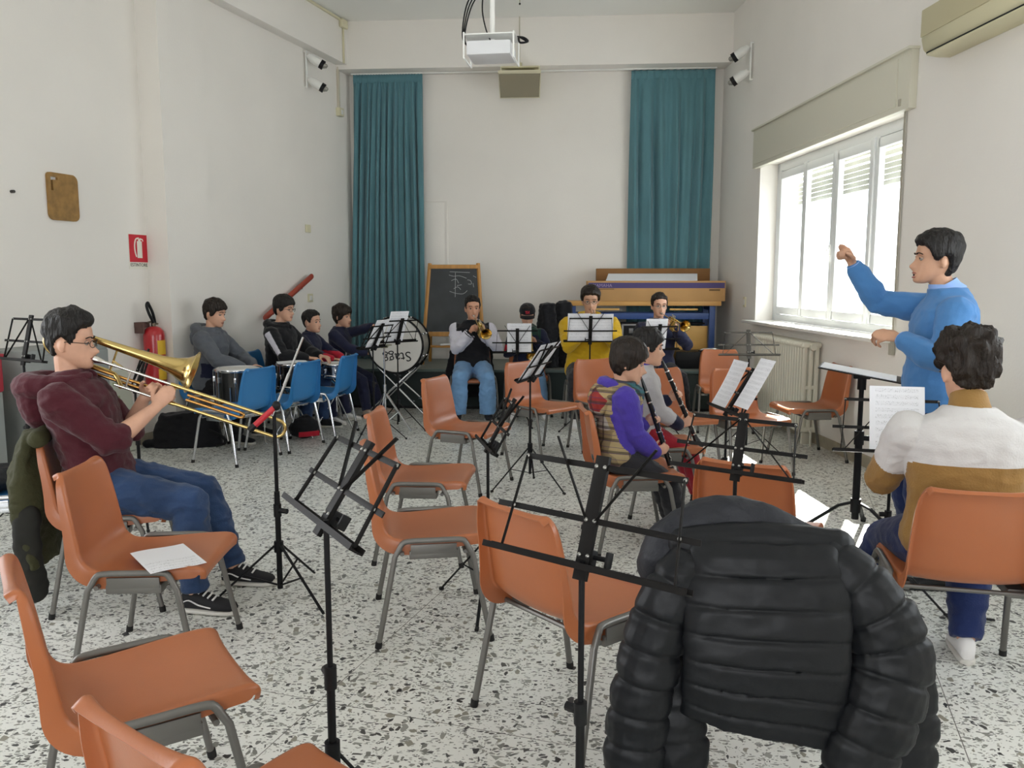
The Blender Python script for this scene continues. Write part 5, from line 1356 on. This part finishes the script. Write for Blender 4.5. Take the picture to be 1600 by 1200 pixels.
# bass drum
BM = frame((-1.28, 9.10, .795), R(-7)); r = .30
t = thing('bass_drum', 'big white bass drum lettered Stagg upside down in front of the left curtain', 'drum', M=BM)
def ringY(y, rr, th, wd, m, nm, par):
    b = MB(); b.tube([(rr*math.cos(2*PI*i/48), y, rr*math.sin(2*PI*i/48)) for i in range(49)], th, 8, ry=wd, up=(0, 1, 0), caps=False); return b.build(nm, m, par)
b = MB(); b.tube([(0, .02, 0), (0, .33, 0)], r, 48); b.build('shell', M_pearl, t)
b = MB(); b.lathe([(.0, r-.004), (.02, r-.002)], 48); hd = b.build('drum_head', M_head, t)
b = MB(); b.lathe([(.33, r-.002), (.35, r-.004)], 48); b.build('drum_head', M_head, t)
for y in (.01, .34): ringY(y, r+.008, .010, .02, M_blk, 'hoop', t)
for i in range(8):
    a = 2*PI*i/8+.39; b = MB(); b.box(((r+.012)*math.cos(a), .10, (r+.012)*math.sin(a)), (.03, .05, .02), rot=(0, -a, 0), bevel=.005); b.box(((r+.012)*math.cos(a), .25, (r+.012)*math.sin(a)), (.03, .05, .02), rot=(0, -a, 0), bevel=.005)
    b.tube([((r+.02)*math.cos(a), -.01, (r+.02)*math.sin(a)), ((r+.02)*math.cos(a), .36, (r+.02)*math.sin(a))], .004, 6); b.build('lug', M_chrome, t)
link('lettering', text_mesh('Stagg', .155, .0008, M_ink2), hd, Matrix.Translation((.02, -.0015, -.135)) @ Matrix.Rotation(R(172), 4, 'Y') @ Matrix.Rotation(PI/2, 4, 'X'))
t = thing('drum_stand', 'chrome folding stand with crossed legs carrying the white bass drum', 'stand', M=frame((-1.26, 9.26, 0), R(-7)))
for y in (-.12, .12):
    for s in (1, -1):
        b = MB(); b.tube([(s*-.22, y, .555), (s*.36, y*1.9, .012)], .011, 8); l = b.build('leg', M_chrome, t)
        b = MB(); b.tube([(s*.355, y*1.9, .018), (s*.37, y*1.9, .006)], .015, 8); b.build('rubber_tip', M_rub, l)
        b = MB(); b.tube([(s*-.215, y, .555), (s*-.245, y, .60)], .014, 8); b.build('cradle_pad', M_blk, l)
b = MB(); b.tube([(-.2, -.17, .18), (-.2, .17, .18)], .007, 8); b.tube([(.2, -.17, .18), (.2, .17, .18)], .007, 8); b.build('crossbar', M_chrome, t)
t = thing('cymbal_stand', 'chrome tripod stand with a small flat top in front of the bass drum', 'stand', (-1.24, 8.05, 0), .4)
b = MB(); b.tube([(0, 0, .04), (0, 0, .46)], .012, 10); b.tube([(0, 0, .44), (0, 0, .86)], .008, 10); b.tube([(0, 0, .42), (0, 0, .49)], .018, 10); b.build('tube', M_chrome, t)
b = MB(); b.tube([(0, 0, .85), (0, 0, .875)], [.035, .05], 16); b.tube([(0, 0, .872), (0, 0, .882)], .075, 20); b.build('top_seat', mat('bronze_dull', '8C8A74', .45, metal=.5), t)
for i in range(3):
    a = 2*PI*i/3; ca, sa = math.cos(a), math.sin(a); b = MB(); b.tube([(ca*.012, sa*.012, .40), (ca*.26, sa*.26, .012)], .007, 6, ry=.012, up=(0, 0, 1)); b.tube([(ca*.012, sa*.012, .12), (ca*.14, sa*.14, .22)], .005, 6); b.build('leg', M_chrome, t)

# ================================================================ COATS, BAGS, CASES
M_puf = mat('quilted_nylon', '0F1115', .5, bump=(22, .10), var=(4, .10), spec=.3); M_hnv = mat('navy_nylon', '10131D', .6, bump=(30, .3))
M_oli = mat('olive_cloth', '37371C', .85, bump=(60, .3), var=(5, .12)); M_dkc = mat('dark_coat', '171B20', .7, bump=(30, .4)); M_zip = mat('zip_metal', '8B8B8B', .35, metal=.9)
def puffs(pts, r, ry, seg, n=40, amp=.06):
    P = catmull(pts, 44); L = [0]
    for a, b in zip(P, P[1:]): L.append(L[-1]+(b-a).length)
    f = lambda arr, q: arr[min(len(arr)-2, int(q*(len(arr)-1)))]*(1-(q*(len(arr)-1)-min(len(arr)-2, int(q*(len(arr)-1)))))+arr[min(len(arr)-2, int(q*(len(arr)-1)))+1]*(q*(len(arr)-1)-min(len(arr)-2, int(q*(len(arr)-1))))
    R1 = []; R2 = []
    for l in L:
        q = l/L[-1]; d_ = abs((l/seg+.5) % 1-.5)*seg; k = 1.03-amp*2.2*math.exp(-(d_/.008)**2); R1.append(f(r, q)*k); R2.append(f(ry, q)*k)
    return P, R1, R2
cm = CH_OBJ[18].matrix_basis
JM = cm.copy()
t = thing('quilted_jacket', 'black quilted jacket hung over a chair at the bottom right, sleeves dangling', 'jacket', M=JM)
def blob(nm, fn, m, parent, vox=.007, wr=.006, fq=10, seed=1, sm=3):
    b = MB(); fn(b); me = remeshed(b, vox, sm, wr, fq, seed); me.materials.append(m); return link(nm, me, parent)
def back_panel(b):
    rings = []
    n = 150
    for i in range(n+1):
        q = i/n; z = .845-.50*q; d_ = abs((q*.50/.075+.5) % 1-.5)*.075; pf = 1.02-.24*math.exp(-(d_/.006)**2)
        hw = .175+.035*min(1, q*4)-.01*q; dy = .040*pf; yc = -.305-.035*q-.05*math.sin(PI*q)
        if q < .05: dy *= .5+10*q; 
        rings.append([V((hw*math.copysign(abs(math.cos(a))**.7, math.cos(a)), yc+dy*math.sin(a), z-.045*q*q*math.cos(a)+.02*q)) for a in [2*PI*j/40 for j in range(40)]])
    b.loft(rings)
    b.tube([(-.19, -.265, .825), (0, -.26, .842), (.19, -.265, .825)], .045, 14, round_caps=True)
blob('back_panel', back_panel, M_puf, t, .0045, .005, 9, 3, 1)
def slv(s, pts, r, ry, seed, nm):
    def fn(b):
        P, a, c = puffs(pts, r, ry, .085); b.tube(P, a, 18, ry=c, up=(0, 1, 0), round_caps=True)
    return blob(nm, fn, M_puf, t, .0045, .007, 9, seed, 1)
slv(-1, [(-.165, -.285, .79), (-.235, -.315, .70), (-.285, -.33, .52), (-.315, -.33, .30), (-.30, -.32, .08)], [.06, .075, .078, .075, .065], [.05, .06, .06, .055, .05], 5, 'sleeve')
slv(1, [(.165, -.285, .80), (.25, -.315, .72), (.315, -.33, .58), (.285, -.36, .44), (.24, -.365, .30), (.225, -.35, .08)], [.06, .085, .10, .095, .085, .08], [.05, .06, .065, .06, .055, .05], 6, 'sleeve')
def front_p(b):
    P, a, c = puffs([(.27, -.24, .70), (.375, -.26, .55), (.385, -.28, .36), (.36, -.28, .08)], [.05, .06, .085, .09], [.03, .035, .035, .03], .085); b.tube(P, a, 16, ry=c, up=(0, 1, 0), round_caps=True)
blob('front_panel', front_p, M_puf, t, .006, .008, 10, 8, 2)
def front_l(b):
    P, a, c = puffs([(-.19, -.26, .74), (-.215, -.30, .5), (-.20, -.31, .3), (-.185, -.30, .12)], [.03, .045, .075, .075], [.03, .03, .035, .03], .085); b.tube(P, a, 16, ry=c, up=(0, 1, 0), round_caps=True)
blob('front_panel', front_l, M_puf, t, .006, .008, 10, 9, 2)
b = MB(); b.box((.395, -.295, .47), (.05, .05, .16), rot=(0, R(12), 0), bevel=.012); b.build('cuff_strap', M_blk, t)
b = MB(); b.tube([(.40, -.325, .50), (.40, -.33, .515)], .008, 10); b.build('snap', M_zip, t)
b = MB(); b.tube([(.15, -.335, .375), (.162, -.34, .345)], .005, 6); b.build('zip_pull', M_blk, t)
def hoodb(b):
    b.tube(catmull([(-.24, -.20, .70), (-.255, -.21, .76), (-.22, -.215, .825), (-.15, -.20, .870), (-.05, -.195, .882), (.05, -.21, .855), (.12, -.225, .82)], 4), [.05, .055, .06, .062, .064, .066, .064, .062, .062, .06, .058, .056, .055, .055, .055, .055, .055, .055, .052, .05, .05, .048, .045, .042, .04], 16, ry=.05, round_caps=True)
blob('hood', hoodb, M_hnv, t, .006, .009, 9, 12, 3)
# olive jacket on the trombone player's chair
t = thing('olive_jacket', 'olive green jacket hanging over the back of the trombone player chair', 'jacket', M=CH_OBJ[3].matrix_basis.copy())
def oj(b):
    rings = []
    for i in range(30):
        q = i/29; z = .83-.62*q; hw = .19+.03*q; dy = .03+.045*math.sin(PI*min(1, q*1.1)); yc = -.315-.045*math.sin(PI*q)
        rings.append([V((hw*math.copysign(abs(math.cos(a))**.75, math.cos(a)), yc+dy*math.sin(a)*(1+.25*math.sin(a*5+q*6)), z)) for a in [2*PI*j/40 for j in range(40)]])
    b.loft(rings); b.tube([(-.19, -.27, .80), (0, -.262, .822), (.19, -.27, .80)], .035, 12, round_caps=True)
blob('back_panel', oj, M_oli, t, .008, .012, 9, 14)
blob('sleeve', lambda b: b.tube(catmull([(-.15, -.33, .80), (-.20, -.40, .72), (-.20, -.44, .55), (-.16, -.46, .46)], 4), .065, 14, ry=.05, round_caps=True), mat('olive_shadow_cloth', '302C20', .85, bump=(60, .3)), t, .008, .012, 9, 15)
blob('sleeve', lambda b: b.tube(catmull([(.17, -.34, .45), (.17, -.345, .3), (.15, -.335, .10)], 4), .055, 14, ry=.045, round_caps=True), mat('dark_lining', '1A1A15', .85), t, .008, .01, 9, 16)
# dark coat on the left chair
t = thing('dark_coat', 'dark navy coat heaped over the chair at the far left edge', 'coat', M=P_cof.matrix_basis.copy())
def dcoat(b):
    rings = []
    for i in range(26):
        q = i/25; z = .95-.62*q; hw = .17+.09*math.sin(PI*q*.8); dy = .05+.07*math.sin(PI*min(1, q*1.2)); yc = -.30
        rings.append([V((hw*math.cos(a), yc+dy*math.sin(a)*(1+.2*math.sin(a*4+q*5)), z)) for a in [2*PI*j/32 for j in range(32)]])
    b.loft(rings); b.ball((0, -.2, .52), (.2, .2, .08), 18); b.ball((0, -.06, .49), (.2, .18, .06), 18)
blob('coat_body', dcoat, M_dkc, t, .010, .02, 7, 18)
# black coat behind the varsity jacket player, hung on his chair
t = thing('black_coat', 'black coat hanging on the chair of the player in the black and white jacket', 'coat', M=CH_OBJ[19].matrix_basis.copy())
def bcoat(b):
    rings = []
    for i in range(24):
        q = i/23; z = .84-.66*q; hw = .22+.10*q; dy = .035+.05*q; yc = -.335-.02*q
        rings.append([V((hw*math.cos(a)+.05*q, yc+dy*math.sin(a)*(1+.2*math.sin(a*5+q*5)), z)) for a in [2*PI*j/32 for j in range(32)]])
    b.loft(rings)
blob('coat_body', bcoat, K_blk, t, .010, .012, 8, 19)
# coats heaped on the stage beside the workbench
for i, (x, y, hh, lab) in enumerate(((.42, 9.95, .74, 'black coat heaped on the stage edge, left one beside the yellow hoodie player'), (.62, 10.0, .76, 'black coat heaped on the stage edge, right one touching the workbench'))):
    t = thing('black_coat', lab, 'coat', (x, y, .467), 0)
    def hc_(b, hh=hh):
        b.loft([[V(((.15-.04*q+.02*math.sin(5*q))*math.cos(a), (.13-.05*q)*math.sin(a)*(1+.18*math.sin(a*4+q*4)), hh*q+.01)) for a in [2*PI*j/28 for j in range(28)]] for q in [k/20 for k in range(21)]])
        b.ball((0, 0, hh-.02), (.10, .07, .05), 14)
    blob('coat_body', hc_, K_blk, t, .010, .018, 8, 22+i)
# flight case and flat black case on the stage
t = thing('flight_case', 'black flight case with metal edges behind the navy sweater player', 'case', (1.50, 9.86, .465), R(-4))
b = MB(); b.box((0, 0, .265), (.40, .30, .53), bevel=.008); b.build('box', M_blk, t)
for sx in (-1, 1):
    for sy in (-1,):
        b = MB(); b.box((sx*.198, sy*.148, .265), (.022, .022, .52), bevel=.003); b.build('edge_profile', M_zip, t)
b = MB(); b.box((0, -.15, .518), (.40, .02, .02), bevel=.003); b.build('edge_profile', M_zip, t)
b = MB(); b.box((-.10, -.155, .45), (.05, .012, .06), bevel=.004); b.build('latch', M_zip, t)
t = thing('flat_case', 'flat black case with a chrome handle at the right end of the stage', 'case', (2.20, 9.92, .465), R(-4))
b = MB(); b.box((0, 0, .10), (.52, .36, .20), bevel=.012); b.box((0, -.182, .10), (.5, .006, .008)); b.build('box', M_blk, t)
b = MB(); b.tube(catmull([(.02, -.12, .205), (.06, -.15, .225), (.15, -.16, .232), (.24, -.15, .225), (.25, -.10, .205)], 4), .016, 8); b.build('handle', M_chrome, t)
# black bag by the pillar
t = thing('black_bag', 'black soft bag slumped on the floor at the foot of the left pillar', 'bag', (-2.96, 7.48, 0), R(8))
def bag(b):
    b.loft([[V((.30*(1-.25*q*q)*math.copysign(abs(math.cos(a))**.7, math.cos(a)), .13*(1-.35*q)*math.copysign(abs(math.sin(a))**.7, math.sin(a)), .31*q*(1+.1*math.sin(3*math.cos(a)))))for a in [2*PI*j/36 for j in range(36)]] for q in [k/14 for k in range(15)]])
    b.tube([(-.34, -.05, .035), (-.2, -.03, .05)], .035, 10, round_caps=True)
blob('bag_body', bag, K_blk, t, .009, .012, 8, 31)
b = MB(); b.tube(catmull([(.20, -.10, .16), (.33, -.14, .10), (.36, -.16, .05), (.28, -.17, .02)], 4), .008, 6, ry=.016); b.build('strap', M_blk, t)
# left wall: low grey cabinet, red crate, printed poster
t = thing('grey_cabinet', 'low grey cabinet against the left wall behind the trombone player', 'cabinet', M=LW @ Matrix.Translation((.02, ly(6.30), 0)))
b = MB(); b.box((0, 0, .5), (.40, .80, 1.0), bevel=.006); b.build('carcass', mat('cabinet_grey', '8A8E8C', .55), t)
for s in (-1, 1):
    b = MB(); b.box((.205, s*.2, .5), (.018, .385, .92), bevel=.004); d = b.build('door', mat('cabinet_grey', '8A8E8C', .55), t)
    b = MB(); b.tube([(.222, s*.05, .5), (.222, s*.05, .58)], .006, 8); b.build('handle', M_zip, d)
t = thing('red_crate', 'red plastic crate standing on a support at the far left edge', 'crate', M=LW @ Matrix.Translation((.05, ly(5.52), 0)))
b = MB(); b.box((0, 0, .87), (.42, .44, .26), bevel=.02); b.box((0, 0, .99), (.44, .46, .03), bevel=.01); b.build('crate_body', mat('crate_red', '9C2634', .5), t)
b = MB(); b.box((0, 0, .37), (.40, .42, .74), bevel=.006); b.build('support', mat('cabinet_grey', '8A8E8C', .55), t)
t = thing('printed_poster', 'white poster with green print leaning against the left wall below the extinguisher', 'poster', M=LW @ Matrix.Translation((-.13, ly(7.15), 0)) @ Matrix.Rotation(R(-8), 4, 'Y'))
b = MB(); b.box((.04, 0, .36), (.008, .36, .72)); b.build('sheet', mat('poster_pale', 'C9CCBE', .7), t)
b = MB()
for i in range(9): b.box((.0448, random.uniform(-.13, .13), .12+.06*i), (.001, random.uniform(.05, .12), .03))
b.build('print', mat('poster_green', '9BA680', .7), t)
# small things on the floor
t = thing('cone_peg', 'black cone shaped instrument peg on the floor by the white shoe', 'instrument stand', (2.02, 3.50, 0))
b = MB(); b.tube([(0, 0, .018), (0, 0, .03), (0, 0, .15)], [.034, .032, .010], 16, round_caps=True); b.build('peg', M_blk, t)
for i in range(3):
    a = 2*PI*i/3+.2; b = MB(); b.tube([(0, 0, .03), (math.cos(a)*.11, math.sin(a)*.11, .01)], .009, 8, ry=.006, round_caps=True); b.build('leg', M_blk, t)
t = thing('red_black_bag', 'small black and red bag on the floor under the blue chairs', 'bag', (-1.98, 7.32, 0), R(30))
t.location = (-1.99, 7.86, 0)
blob('bag_body', lambda b: (b.ball((0, 0, .10), (.15, .09, .10), 16), b.tube([(-.1, 0, .17), (.02, 0, .22), (.1, 0, .16)], .012, 8)), K_blk, t, .008, .01, 10, 41)
b = MB(); b.box((.02, -.085, .05), (.20, .02, .05), rot=(R(10), 0, 0), bevel=.008); b.build('red_pocket', K_red, t)
bpy.context.view_layer.update()
